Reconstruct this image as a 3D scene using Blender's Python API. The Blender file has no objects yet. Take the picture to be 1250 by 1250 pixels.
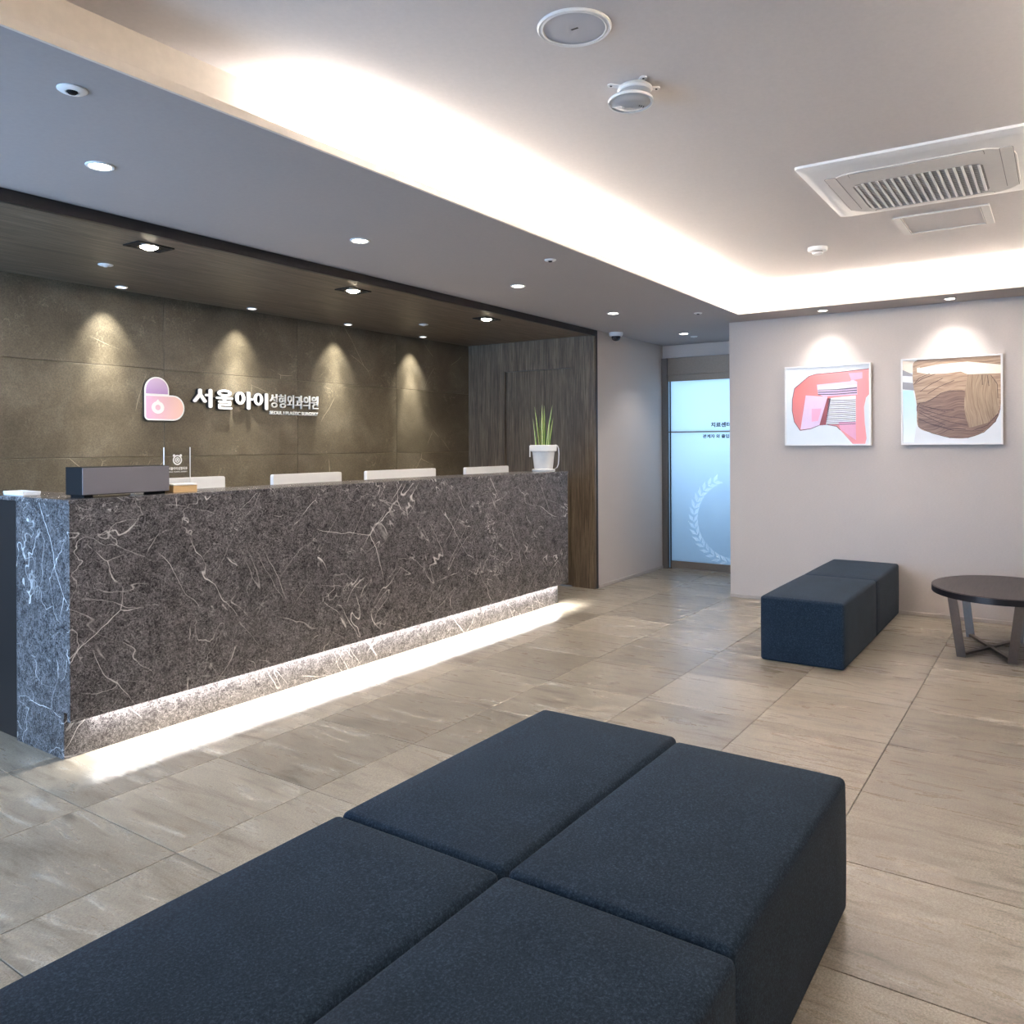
import bpy, bmesh, math, random
from mathutils import Vector, Matrix
random.seed(7)
sc = bpy.context.scene
col = sc.collection
PI = math.pi

# ------------------------------------------------------------------ camera, world, exposure
CAM_H = 1.35
cam_d = bpy.data.cameras.new('camera')
cam_d.sensor_width = 36.0
cam_d.lens = 36.0 * 985.4852 / 1250.0
cam_d.shift_y = -(625.0 - 543.5277) / 1250.0
cam_d.clip_start = 0.02
cam = bpy.data.objects.new('camera', cam_d)
col.objects.link(cam)
cam.matrix_world = (Matrix.Translation((0, 0, CAM_H)) @ Matrix.Rotation(-0.9718, 4, 'Z')
                    @ Matrix.Rotation(PI / 2, 4, 'X') @ Matrix.Rotation(-0.005, 4, 'Z'))
sc.camera = cam

w = bpy.data.worlds.new('daylight')
sc.world = w
w.use_nodes = True
w.node_tree.nodes['Background'].inputs[0].default_value = (0.55, 0.72, 1.0, 1)
w.node_tree.nodes['Background'].inputs[1].default_value = 1.0

vs = sc.view_settings
vs.view_transform = 'Standard'
vs.look = 'None'
vs.exposure = 1.30
vs.gamma = 1.0
vs.use_curve_mapping = False

WARM = (1.0, 0.86, 0.70)
NEUT = (1.0, 0.985, 0.96)
COOL = (0.36, 0.62, 1.0)


def area(name, loc, rot, sx, sy, power, color, spread=PI, parent=None):
    d = bpy.data.lights.new(name, 'AREA')
    d.shape = 'RECTANGLE'
    d.size = sx
    d.size_y = sy
    d.energy = power
    d.color = color
    d.spread = spread
    o = bpy.data.objects.new(name, d)
    o.location = loc
    o.rotation_euler = rot
    col.objects.link(o)
    return o


def spot(name, loc, power, color, angle, blend, size=0.03, tilt=(0, 0), parent=None):
    d = bpy.data.lights.new(name, 'SPOT')
    d.energy = power
    d.color = color
    d.spot_size = math.radians(angle)
    d.spot_blend = blend
    d.shadow_soft_size = size
    o = bpy.data.objects.new(name, d)
    o.location = loc
    o.rotation_euler = (math.radians(tilt[0]), math.radians(tilt[1]), 0)
    col.objects.link(o)
    return o


# cove lights (led strips lying in the ceiling trough)
COVE_W = 12.0
area('cove_light', (4.29, 2.268, 2.452), (math.radians(180 - 22), 0, 0), 4.6, 0.02, COVE_W * 4.6, NEUT)
area('cove_light', (6.637, 0.93, 2.452), (math.radians(180), math.radians(22), 0), 0.02, 2.55, COVE_W * 2.55, NEUT)
area('cove_light', (2.77, -0.43, 2.452), (math.radians(180 + 22), 0, 0), 7.4, 0.02, COVE_W * 5.6, NEUT)
# daylight through the window in the left wall
area('window_daylight', (-1.12, 3.75, 1.25), (0, math.radians(-90), 0), 2.0, 2.3, 58.0, COOL, math.radians(130))
# lamp in the corridor behind the frosted door
area('corridor_lamp', (9.30, 3.0, 1.75), (0, math.radians(90), 0), 1.3, 1.0, 15.5, (0.84, 0.91, 1.0))
# led strip under the front of the counter
area('counter_light', (3.905, 3.556, 0.186), (math.radians(-42), 0, 0), 4.0, 0.010, 34.0, NEUT)

# ------------------------------------------------------------------ node materials
MATS = {}


class NT:
    def __init__(self, name):
        self.m = bpy.data.materials.new(name)
        self.m.use_nodes = True
        self.t = self.m.node_tree
        self.n = self.t.nodes
        self.b = self.n['Principled BSDF']
        self.out = self.n['Material Output']
        MATS[name] = self.m

    def node(self, typ, **kw):
        nd = self.n.new(typ)
        for k, v in kw.items():
            setattr(nd, k, v)
        return nd

    def link(self, a, b):
        self.t.links.new(a, b)

    def val(self, sock, v):
        if hasattr(v, 'links') or isinstance(v, bpy.types.NodeSocket):
            self.link(v, sock)
        else:
            sock.default_value = v

    def coord(self, rand=0.0, scale=(1, 1, 1), rot=(0, 0, 0)):
        g = self.node('ShaderNodeNewGeometry')
        v = g.outputs['Position']
        if rand:
            oi = self.node('ShaderNodeObjectInfo')
            c = self.node('ShaderNodeCombineXYZ')
            for i, k in enumerate((1.0, 1.7, 2.9)):
                mm = self.math('MULTIPLY', oi.outputs['Random'], rand * k)
                self.link(mm, c.inputs[i])
            a = self.node('ShaderNodeVectorMath', operation='ADD')
            self.link(v, a.inputs[0])
            self.link(c.outputs[0], a.inputs[1])
            v = a.outputs[0]
        mp = self.node('ShaderNodeMapping')
        mp.inputs['Scale'].default_value = scale
        mp.inputs['Rotation'].default_value = rot
        self.link(v, mp.inputs['Vector'])
        return mp.outputs[0]

    def objrand(self):
        return self.node('ShaderNodeObjectInfo').outputs['Random']

    def noise(self, vec, scale, detail=4, rough=0.55, dist=0.0):
        nd = self.node('ShaderNodeTexNoise')
        nd.inputs['Scale'].default_value = scale
        nd.inputs['Detail'].default_value = detail
        nd.inputs['Roughness'].default_value = rough
        nd.inputs['Distortion'].default_value = dist
        self.link(vec, nd.inputs['Vector'])
        return nd.outputs['Fac']

    def noisecol(self, vec, scale, detail=3):
        nd = self.node('ShaderNodeTexNoise')
        nd.inputs['Scale'].default_value = scale
        nd.inputs['Detail'].default_value = detail
        self.link(vec, nd.inputs['Vector'])
        return nd.outputs['Color']

    def warp(self, vec, scale, amount, detail=3):
        c = self.noisecol(vec, scale, detail)
        s = self.node('ShaderNodeVectorMath', operation='SUBTRACT')
        self.link(c, s.inputs[0])
        s.inputs[1].default_value = (0.5, 0.5, 0.5)
        m = self.node('ShaderNodeVectorMath', operation='SCALE')
        self.link(s.outputs[0], m.inputs[0])
        m.inputs['Scale'].default_value = amount
        a = self.node('ShaderNodeVectorMath', operation='ADD')
        self.link(vec, a.inputs[0])
        self.link(m.outputs[0], a.inputs[1])
        return a.outputs[0]

    def edge(self, vec, scale, rnd=1.0):
        nd = self.node('ShaderNodeTexVoronoi', feature='DISTANCE_TO_EDGE')
        nd.inputs['Scale'].default_value = scale
        nd.inputs['Randomness'].default_value = rnd
        self.link(vec, nd.inputs['Vector'])
        return nd.outputs['Distance']

    def ramp(self, fac, stops, interp='LINEAR'):
        r = self.node('ShaderNodeValToRGB')
        r.color_ramp.interpolation = interp
        el = r.color_ramp.elements
        while len(el) < len(stops):
            el.new(0.5)
        for e, (p, c) in zip(el, stops):
            e.position = p
            e.color = c if len(c) == 4 else (*c, 1)
        self.link(fac, r.inputs['Fac'])
        return r.outputs['Color']

    def gray(self, fac, lo, hi, a=0.0, b=1.0):
        mr = self.node('ShaderNodeMapRange')
        mr.clamp = True
        self.link(fac, mr.inputs['Value'])
        mr.inputs['From Min'].default_value = lo
        mr.inputs['From Max'].default_value = hi
        mr.inputs['To Min'].default_value = a
        mr.inputs['To Max'].default_value = b
        return mr.outputs['Result']

    def math(self, op, a, b=0.0):
        m = self.node('ShaderNodeMath', operation=op)
        self.val(m.inputs[0], a)
        self.val(m.inputs[1], b)
        return m.outputs[0]

    def mix(self, fac, a, b, mode='MIX'):
        m = self.node('ShaderNodeMix', data_type='RGBA', blend_type=mode)
        self.val(m.inputs['Factor'], fac)
        for s, v in ((m.inputs['A'], a), (m.inputs['B'], b)):
            if isinstance(v, tuple):
                s.default_value = v if len(v) == 4 else (*v, 1)
            else:
                self.link(v, s)
        # colour sockets
        return m.outputs['Result']

    def mixc(self, fac, a, b, mode='MIX'):
        m = self.node('ShaderNodeMixRGB', blend_type=mode)
        self.val(m.inputs[0], fac)
        for s, v in ((m.inputs[1], a), (m.inputs[2], b)):
            if isinstance(v, tuple):
                s.default_value = v if len(v) == 4 else (*v, 1)
            else:
                self.link(v, s)
        return m.outputs[0]

    def bump(self, h, strength=0.2, dist=0.002):
        bn = self.node('ShaderNodeBump')
        bn.inputs['Strength'].default_value = strength
        bn.inputs['Distance'].default_value = dist
        self.link(h, bn.inputs['Height'])
        self.link(bn.outputs[0], self.b.inputs['Normal'])

    def base(self, c, rough=0.5, metal=0.0, spec=0.5):
        s = self.b.inputs['Base Color']
        if isinstance(c, tuple):
            s.default_value = c if len(c) == 4 else (*c, 1)
        else:
            self.link(c, s)
        self.val(self.b.inputs['Roughness'], rough)
        self.b.inputs['Metallic'].default_value = metal
        self.b.inputs['Specular IOR Level'].default_value = spec


def S(r, g, b):
    """sRGB 0-255 to linear"""
    f = lambda v: (v / 255 / 12.92) if v / 255 <= 0.04045 else ((v / 255 + 0.055) / 1.055) ** 2.4
    return (f(r), f(g), f(b))


def plain(name, c, rough=0.5, metal=0.0, spec=0.5, mottle=0.04, scale=30):
    t = NT(name)
    v = t.coord()
    n = t.noise(v, scale, 3)
    k = t.gray(n, 0.3, 0.7, 1 - mottle, 1 + mottle)
    colr = t.mixc(1.0, c, t.node('ShaderNodeCombineXYZ').outputs[0], 'MULTIPLY')
    # multiply colour by a faint mottling
    cc = t.node('ShaderNodeCombineXYZ')
    for i in range(3):
        t.link(k, cc.inputs[i])
    colr = t.mixc(1.0, c, cc.outputs[0], 'MULTIPLY')
    t.base(colr, rough, metal, spec)
    return t.m


def emit(name, c, strength, sample=True):
    t = NT(name)
    t.base((0.8, 0.8, 0.8), 0.5)
    t.b.inputs['Emission Color'].default_value = (*c, 1)
    t.b.inputs['Emission Strength'].default_value = strength
    if not sample:
        try:
            t.m.cycles.emission_sampling = 'NONE'
        except Exception:
            pass
    return t.m


# --- floor tile: beige-grey slate-look porcelain, streaks running along Y
t = NT('floor_stone')
v = t.coord(rand=37.0)
vs_ = t.coord(rand=37.0, scale=(1.0, 0.16, 1.0), rot=(0, 0, 0.10))
vw = t.warp(vs_, 2.5, 0.22)
big = t.noise(vw, 3.2, 5, 0.6, 0.4)
streak = t.noise(vw, 17.0, 6, 0.62, 0.5)
fine = t.noise(v, 160.0, 4, 0.75)
speck = t.noise(v, 420.0, 2, 0.6)
cA = t.ramp(big, [(0.25, S(116, 103, 89)), (0.42, S(150, 137, 122)), (0.6, S(172, 161, 147)), (0.78, S(190, 181, 169))])
cB = t.ramp(streak, [(0.30, S(78, 68, 58)), (0.44, S(150, 138, 123)), (0.58, S(166, 154, 140)), (0.72, S(222, 214, 203))])
c = t.mixc(0.58, cA, cB)
fg = t.gray(fine, 0.34, 0.66, 0.66, 1.26)
sg = t.gray(speck, 0.35, 0.65, 0.90, 1.08)
cm = t.node('ShaderNodeCombineXYZ')
fs = t.math('MULTIPLY', fg, sg)
rr = t.gray(t.objrand(), 0, 1, 0.76, 1.06)
fs = t.math('MULTIPLY', fs, rr)
for i in range(3):
    t.link(fs, cm.inputs[i])
c = t.mixc(1.0, c, cm.outputs[0], 'MULTIPLY')
c = t.mixc(1.0, c, (0.955, 0.965, 0.925), 'MULTIPLY')
t.base(c, t.gray(streak, 0.3, 0.7, 0.36, 0.24), 0, 0.5)
t.bump(t.math('ADD', fine, t.math('MULTIPLY', streak, 1.5)), 0.22, 0.002)
FLOOR = t.m

GROUT = plain('grout', S(84, 76, 68), 0.9)


# --- marble: dark grey-brown with a dense net of fine pale veins and few big white ones
def marble(name, base_lo, base_hi, vein, white):
    t = NT(name)
    v = t.coord(rand=23.0)
    w1 = t.warp(v, 6.0, 0.10, 4)
    w2 = t.warp(w1, 22.0, 0.035, 4)
    w3 = t.warp(v, 1.6, 0.5, 5)
    cloud = t.noise(w1, 5.0, 5, 0.6, 0.3)
    fine = t.noise(v, 95.0, 5, 0.75, 0.8)
    base = t.ramp(cloud, [(0.3, base_lo), (0.7, base_hi)])
    fineg = t.gray(fine, 0.46, 0.70, 0.0, 1.0)
    base = t.mixc(t.math('MULTIPLY', fineg, 0.5), base, vein)
    # flecks: short thin contour lines of fine noises
    for sc_, dist, wd, lo, hi, am in ((46.0, 1.3, .028, .36, .58, .62), (85.0, 1.6, .05, .36, .60, .5), (22.0, 1.2, .014, .44, .60, .75), (12.0, 1.0, .007, .46, .60, .8)):
        f = t.noise(w1, sc_, 3, 0.6, dist)
        ln = t.gray(t.math('ABSOLUTE', t.math('SUBTRACT', f, 0.5)), 0.0, wd, 1.0, 0.0)
        kk = t.gray(t.noise(w1, sc_ * .28, 3), lo, hi)
        base = t.mixc(t.math('MULTIPLY', t.math('MULTIPLY', ln, kk), am), base, vein)
    # middle veins
    n2 = t.noise(w3, 1.7, 4, 0.5)
    r2 = t.gray(t.math('ABSOLUTE', t.math('SUBTRACT', n2, 0.5)), 0.0, 0.0034, 1.0, 0.0)
    k2 = t.gray(t.noise(v, 3.3, 3), 0.46, 0.66)
    base = t.mixc(t.math('MULTIPLY', t.math('MULTIPLY', r2, k2), 0.75), base, white)
    # long diagonal veins
    for ang, off_, am in ((0.95, 0.0, .85), (-0.80, 3.7, .8), (0.35, 8.1, .6)):
        mpn = t.node('ShaderNodeMapping')
        mpn.vector_type = 'TEXTURE'
        mpn.inputs['Rotation'].default_value = (0, ang, 0)
        mpn.inputs['Scale'].default_value = (2.6, 1.0, 0.55)
        t.link(t.warp(v, 9.0, 0.035, 4), mpn.inputs['Vector'])
        nd_ = t.noise(mpn.outputs[0], 1.9, 3, 0.5, 0.25)
        ln = t.gray(t.math('ABSOLUTE', t.math('SUBTRACT', nd_, 0.5 + off_ * .004)), 0.0, 0.0034, 1.0, 0.0)
        kk = t.gray(t.noise(w1, 2.2 + off_ * .1, 3, 0.6), 0.49, 0.62)
        base = t.mixc(t.math('MULTIPLY', t.math('MULTIPLY', ln, kk), am), base, white)
    # long white cracks
    e3 = t.gray(t.edge(t.warp(t.warp(v, 7.0, .05, 4), 1.2, 0.35), 1.25), 0.0, 0.0036, 1.0, 0.0)
    k3 = t.gray(t.noise(v, 2.4, 4, 0.7), 0.47, 0.58)
    base = t.mixc(t.math('MULTIPLY', t.math('MULTIPLY', e3, k3), 0.85), base, white)
    # patches where the net turns white
    f = t.noise(w2, 11.0, 3, 0.6, 1.4)
    e4 = t.gray(t.math('ABSOLUTE', t.math('SUBTRACT', f, 0.5)), 0.0, 0.016, 1.0, 0.0)
    k4 = t.gray(t.noise(t.warp(v, 3, .2), 1.7, 3, 0.6), 0.60, 0.70)
    base = t.mixc(t.math('MULTIPLY', t.math('MULTIPLY', e4, k4), 0.85), base, white)
    t.base(base, 0.24, 0, 0.5)
    return t.m


MARBLE = marble('brown_grey_marble', S(28, 25, 27), S(50, 46, 48), S(160, 155, 155), S(230, 224, 220))

# --- back wall tile: olive brown stone with sparse pale scratches
t = NT('wall_stone')
v = t.coord(rand=41.0)
w1 = t.warp(v, 1.5, 0.5, 4)
cloud = t.noise(w1, 2.6, 6, 0.62, 0.3)
c = t.ramp(cloud, [(0.25, S(66, 59, 46)), (0.5, S(86, 78, 63)), (0.75, S(106, 98, 83))])
fine = t.noise(v, 130.0, 4, 0.75)
fg = t.gray(fine, 0.34, 0.66, 0.66, 1.38)
cm = t.node('ShaderNodeCombineXYZ')
for i in range(3):
    t.link(fg, cm.inputs[i])
c = t.mixc(1.0, c, cm.outputs[0], 'MULTIPLY')
e3 = t.gray(t.edge(t.warp(v, 1.1, 0.25), 1.25), 0.0, 0.0028, 1.0, 0.0)
k3 = t.gray(t.noise(v, 2.6, 3, 0.6), 0.53, 0.60)
c = t.mixc(t.math('MULTIPLY', t.math('MULTIPLY', e3, k3), 0.8), c, S(190, 178, 156))
e4 = t.gray(t.math('ABSOLUTE', t.math('SUBTRACT', t.noise(v, 7.0, 4, 0.6, 0.8), 0.5)), 0.0, 0.012, 1.0, 0.0)
k4 = t.gray(t.noise(v, 3.6, 3, 0.6), 0.54, 0.68)
c = t.mixc(t.math('MULTIPLY', t.math('MULTIPLY', e4, k4), 0.35), c, S(170, 158, 136))
t.base(c, 0.40, 0, 0.5)
t.bump(fine, 0.12, 0.001)
WALLSTONE = t.m
JOINT = plain('tile_joint', S(132, 121, 100), 0.8)


# --- dark wood veneer, fine grain along an axis
def wood(name, sc_, lo, mid, hi):
    t = NT(name)
    v = t.coord(rand=11.0, scale=sc_)
    w1 = t.warp(v, 1.0, 0.3, 2)
    g = t.noise(w1, 3.0, 7, 0.72, 0.2)
    b = t.noise(w1, 0.6, 3, 0.5)
    c = t.ramp(g, [(0.3, lo), (0.5, mid), (0.72, hi)])
    bg = t.gray(b, 0.3, 0.7, 0.8, 1.2)
    cm = t.node('ShaderNodeCombineXYZ')
    for i in range(3):
        t.link(bg, cm.inputs[i])
    c = t.mixc(1.0, c, cm.outputs[0], 'MULTIPLY')
    t.base(c, 0.45, 0, 0.45)
    t.bump(g, 0.12, 0.001)
    return t.m


WLO, WMID, WHI = S(64, 54, 44), S(106, 93, 78), S(146, 131, 113)
WOOD_V = wood('walnut_vertical', (34, 34, 1.2), WLO, WMID, WHI)
WOOD_X = wood('walnut_lengthwise', (1.2, 34, 34), WLO, WMID, WHI)
WOOD_D = plain('dark_wood_edge', S(34, 30, 30), 0.4)


# --- painted / papered surfaces
def paper(name, c, rough=0.7, amt=0.05):
    t = NT(name)
    v = t.coord(scale=(1, 1, 5.5))
    n = t.noise(v, 60.0, 3, 0.6)
    n2 = t.noise(t.coord(), 1.3, 2)
    k = t.math('MULTIPLY', t.gray(n, 0.3, 0.7, 1 - amt, 1 + amt), t.gray(n2, 0.3, 0.7, 0.985, 1.015))
    cm = t.node('ShaderNodeCombineXYZ')
    for i in range(3):
        t.link(k, cm.inputs[i])
    t.base(t.mixc(1.0, c, cm.outputs[0], 'MULTIPLY'), rough, 0, 0.3)
    t.bump(n, 0.06, 0.001)
    return t.m


WALLPAPER = paper('grey_beige_wallpaper', S(196, 187, 181))
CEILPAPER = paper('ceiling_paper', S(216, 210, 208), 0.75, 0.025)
SOFFIT = paper('shaded_ceiling_paper', S(164, 158, 156), 0.72, 0.025)  # ceiling paper darkened: the soffit's weaker light is put into the colour
TRIMPAINT = plain('cream_trim', S(222, 212, 200), 0.5)
BASEB = plain('baseboard_paint', S(178, 168, 160), 0.45)

# --- upholstery
t = NT('navy_fabric')
v = t.coord(rand=5.0)
n1 = t.noise(v, 170.0, 5, 0.85)
n2 = t.noise(v, 7.0, 4, 0.6)
n3 = t.noise(t.coord(rand=5.0, scale=(1, 3.5, 3.5)), 260.0, 2, 0.6)
c = t.ramp(n1, [(0.34, S(9, 15, 23)), (0.5, S(31, 42, 55)), (0.66, S(68, 87, 104))])
c2 = t.ramp(n3, [(0.3, S(18, 27, 38)), (0.7, S(46, 61, 76))])
c = t.mixc(0.4, c, c2)
kg = t.gray(n2, 0.3, 0.7, 0.88, 1.12)
cm = t.node('ShaderNodeCombineXYZ')
for i in range(3):
    t.link(kg, cm.inputs[i])
c = t.mixc(1.0, c, cm.outputs[0], 'MULTIPLY')
t.base(c, 0.95, 0, 0.06)
t.b.inputs['Sheen Weight'].default_value = 0.05
t.b.inputs['Sheen Roughness'].default_value = 0.6
t.bump(n1, 0.35, 0.0015)
NAVY = t.m

WHITE = plain('white_plastic', S(232, 231, 230), 0.4, mottle=0.015)
OFFWHITE = plain('off_white_plastic', S(214, 211, 208), 0.45, mottle=0.02)
GREYPL = plain('grey_plastic', S(120, 118, 116), 0.5)
BLACK = plain('black_plastic', S(18, 18, 20), 0.6, spec=0.25)
DARKGREY = plain('dark_grey_mesh', S(112, 108, 112), 0.7, mottle=0.12, scale=400)
STEEL = plain('brushed_steel', S(128, 118, 110), 0.45, 1.0, mottle=0.05, scale=60)
DKSTEEL = plain('dark_steel', S(140, 124, 110), 0.5, 1.0, mottle=0.05, scale=60)
CHROME = plain('chrome', S(215, 215, 218), 0.12, 1.0, mottle=0.0)
LEAFG = plain('leaf_green', S(74, 110, 40), 0.5, mottle=0.25, scale=80)
LEAFP = plain('leaf_pale', S(196, 204, 140), 0.5, mottle=0.1, scale=80)
SOIL = plain('pale_gravel', S(205, 200, 192), 0.9, mottle=0.2, scale=150)
POT = plain('white_ceramic', S(236, 233, 228), 0.35, mottle=0.02)
KRAFT = plain('tan_card', S(208, 172, 122), 0.7)
TABLETOP = None
t = NT('dark_table_wood')
v = t.coord(scale=(2.0, 30, 10))
g = t.noise(v, 3.0, 5, 0.65)
t.base(t.ramp(g, [(0.3, S(40, 35, 34)), (0.7, S(66, 58, 56))]), 0.45, 0, 0.4)
TABLETOP = t.m
TABLEEDGE = plain('table_edge', S(38, 33, 34), 0.4)
LETTER = plain('white_letter', S(244, 243, 240), 0.4, mottle=0.01)
LETTERSIDE = plain('letter_side', S(40, 36, 34), 0.5)
INK = plain('black_print', S(26, 28, 30), 0.5)
FILM = None

LAMP = emit('lamp_glow', (1.0, 0.93, 0.82), 12.0, False)
LAMPW = emit('warm_lamp_glow', (1.0, 0.88, 0.66), 30.0, False)
LAMPS = emit('small_lamp_glow', (1.0, 0.95, 0.88), 3.0, False)
LED = emit('led_tape', NEUT, 2.0, False)

t = NT('clear_acrylic')
t.base((0.96, 0.97, 0.97), 0.03)
t.b.inputs['Transmission Weight'].default_value = 1.0
t.b.inputs['IOR'].default_value = 1.2
ACRYL = t.m
t = NT('lens_plastic')
t.base((0.75, 0.75, 0.76), 0.35)
t.b.inputs['Transmission Weight'].default_value = 0.45
LENS = t.m
t = NT('smoked_dome')
t.base((0.02, 0.02, 0.025), 0.06)
DOME = t.m

# frosted backlit glass: diffuses the light of the corridor behind it
t = NT('frosted_glass')
tr = t.node('ShaderNodeBsdfTranslucent')
tr.inputs['Color'].default_value = (*S(214, 236, 252), 1)
df = t.node('ShaderNodeBsdfPrincipled')
df.inputs['Base Color'].default_value = (*S(176, 212, 238), 1)
df.inputs['Roughness'].default_value = 0.2
mx = t.node('ShaderNodeMixShader')
mx.inputs[0].default_value = 0.35
t.link(tr.outputs[0], mx.inputs[1])
t.link(df.outputs[0], mx.inputs[2])
t.link(mx.outputs[0], t.out.inputs['Surface'])
FROST = t.m

t = NT('white_film')
tr = t.node('ShaderNodeBsdfTranslucent')
tr.inputs['Color'].default_value = (1, 1, 1, 1)
tp = t.node('ShaderNodeBsdfTransparent')
df = t.node('ShaderNodeBsdfDiffuse')
df.inputs['Color'].default_value = (.13, .14, .14, 1)
mx = t.node('ShaderNodeAddShader')
t.link(tp.outputs[0], mx.inputs[0])
t.link(df.outputs[0], mx.inputs[1])
t.link(mx.outputs[0], t.out.inputs['Surface'])
FILM = t.m

t = NT('window_glass')
t.base((1, 1, 1), 0.0)
t.b.inputs['Transmission Weight'].default_value = 1.0
t.b.inputs['IOR'].default_value = 1.05
GLASS = t.m


# ------------------------------------------------------------------ mesh helpers
class MB:
    """collects primitives into one bmesh, links it as one object"""

    def __init__(self):
        self.bm = bmesh.new()
        self.mats = []
        self.cur = 0

    def mat(self, m):
        if m not in self.mats:
            self.mats.append(m)
        self.cur = self.mats.index(m)
        return self

    def _face(self, vs):
        try:
            f = self.bm.faces.new(vs)
            f.material_index = self.cur
            return f
        except ValueError:
            return None

    def box(self, x0, x1, y0, y1, z0, z1, r=0.0, seg=1):
        x0, x1 = min(x0, x1), max(x0, x1)
        y0, y1 = min(y0, y1), max(y0, y1)
        z0, z1 = min(z0, z1), max(z0, z1)
        v = [self.bm.verts.new(p) for p in ((x0, y0, z0), (x1, y0, z0), (x1, y1, z0), (x0, y1, z0),
                                            (x0, y0, z1), (x1, y0, z1), (x1, y1, z1), (x0, y1, z1))]
        fs = [self._face([v[i] for i in q]) for q in ((3, 2, 1, 0), (4, 5, 6, 7), (0, 1, 5, 4), (1, 2, 6, 5),
                                                      (2, 3, 7, 6), (3, 0, 4, 7))]
        if r > 0:
            ed = list({e for f in fs for e in f.edges})
            bmesh.ops.bevel(self.bm, geom=ed, offset=r, segments=seg, profile=0.5, affect='EDGES',
                            material=self.cur)
        return self

    def prism(self, pts, fn, d0, d1):
        """2-D outline pts (ccw) mapped by fn(u,v,d) and extruded d0..d1"""
        a = [self.bm.verts.new(fn(u, v_, d0)) for u, v_ in pts]
        b = [self.bm.verts.new(fn(u, v_, d1)) for u, v_ in pts]
        n = len(pts)
        f0 = self._face(a[::-1])
        f1 = self._face(b)
        for i in range(n):
            self._face([a[i], a[(i + 1) % n], b[(i + 1) % n], b[i]])
        return self

    def ring(self, outer, inner, fn, d0, d1):
        n = len(outer)
        A = [[self.bm.verts.new(fn(u, v_, d)) for u, v_ in pts] for pts in (outer, inner) for d in (d0, d1)]
        o0, o1, i0, i1 = A
        for k in range(n):
            j = (k + 1) % n
            self._face([o1[k], o1[j], i1[j], i1[k]])
            self._face([o0[j], o0[k], i0[k], i0[j]])
            self._face([o0[k], o0[j], o1[j], o1[k]])
            self._face([i0[j], i0[k], i1[k], i1[j]])
        return self

    def lathe(self, c, prof, seg=32, axis='Z', sx=1.0, sy=1.0, closed=True):
        """prof = [(r,z)...] around c"""
        rows = []
        for r, z in prof:
            row = []
            if r <= 1e-6:
                row = [self.bm.verts.new((c[0], c[1], c[2] + z))]
            else:
                for k in range(seg):
                    a = 2 * PI * k / seg
                    row.append(self.bm.verts.new((c[0] + r * sx * math.cos(a), c[1] + r * sy * math.sin(a), c[2] + z)))
            rows.append(row)
        for p, q in zip(rows, rows[1:]):
            for k in range(seg):
                j = (k + 1) % seg
                if len(p) == 1 and len(q) == 1:
                    continue
                if len(p) == 1:
                    self._face([p[0], q[j], q[k]])
                elif len(q) == 1:
                    self._face([p[k], p[j], q[0]])
                else:
                    self._face([p[k], p[j], q[j], q[k]])
        if closed:
            for row in (rows[0], rows[-1]):
                if len(row) > 1:
                    self._face(row)
        return self

    def tube(self, pts, rad, seg=8, flat=None):
        pts = [Vector(p) for p in pts]
        rows = []
        for i, p in enumerate(pts):
            d = (pts[min(i + 1, len(pts) - 1)] - pts[max(i - 1, 0)]).normalized()
            up = Vector((0, 0, 1)) if abs(d.z) < 0.9 else Vector((1, 0, 0))
            a = d.cross(up).normalized()
            b = a.cross(d).normalized()
            r = rad[i] if isinstance(rad, (list, tuple)) else rad
            rows.append([self.bm.verts.new(p + a * r * math.cos(2 * PI * k / seg) + b * r * math.sin(2 * PI * k / seg))
                         for k in range(seg)])
        for p, q in zip(rows, rows[1:]):
            for k in range(seg):
                j = (k + 1) % seg
                self._face([p[k], p[j], q[j], q[k]])
        self._face(rows[0])
        self._face(rows[-1])
        return self

    def bar(self, p, q, wv, hv):
        """bar of rectangular section between p and q; wv, hv half-extent vectors"""
        p, q, wv, hv = map(Vector, (p, q, wv, hv))
        A = [self.bm.verts.new(p + a * wv + b * hv) for a, b in ((-1, -1), (1, -1), (1, 1), (-1, 1))]
        B = [self.bm.verts.new(q + a * wv + b * hv) for a, b in ((-1, -1), (1, -1), (1, 1), (-1, 1))]
        self._face(A[::-1])
        self._face(B)
        for k in range(4):
            j = (k + 1) % 4
            self._face([A[k], A[j], B[j], B[k]])
        return self

    def quad(self, *pts):
        self._face([self.bm.verts.new(p) for p in pts])
        return self

    def build(self, name, mat=None, parent=None, smooth=None, loc=None):
        bmesh.ops.recalc_face_normals(self.bm, faces=self.bm.faces[:])
        me = bpy.data.meshes.new(name)
        self.bm.to_mesh(me)
        self.bm.free()
        for m in (self.mats or [mat]):
            me.materials.append(m)
        if smooth is not None:
            try:
                me.shade_smooth()
                me.set_sharp_from_angle(angle=math.radians(smooth))
            except Exception:
                for p in me.polygons:
                    p.use_smooth = True
        o = bpy.data.objects.new(name, me)
        col.objects.link(o)
        if parent is not None:
            o.parent = parent
            if loc is None:
                # meshes are authored in world space: keep them there
                o.matrix_parent_inverse = world_of(parent).inverted()
        if loc is not None:
            o.location = loc
        return o


def world_of(o):
    m = o.matrix_basis.copy()
    if o.parent:
        m = world_of(o.parent) @ o.matrix_parent_inverse @ m
    return m


def tag(o, label=None, cat=None, group=None, kind=None):
    for k, v_ in (('label', label), ('category', cat), ('group', group), ('kind', kind)):
        if v_:
            o[k] = v_
    return o


def thing(name, loc, label, cat, group=None, rz=0.0):
    o = bpy.data.objects.new(name, None)
    o.empty_display_size = 0.1
    o.location = loc
    o.rotation_euler = (0, 0, rz)
    col.objects.link(o)
    return tag(o, label, cat, group)


def structure(o):
    o['kind'] = 'structure'
    return o


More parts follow.
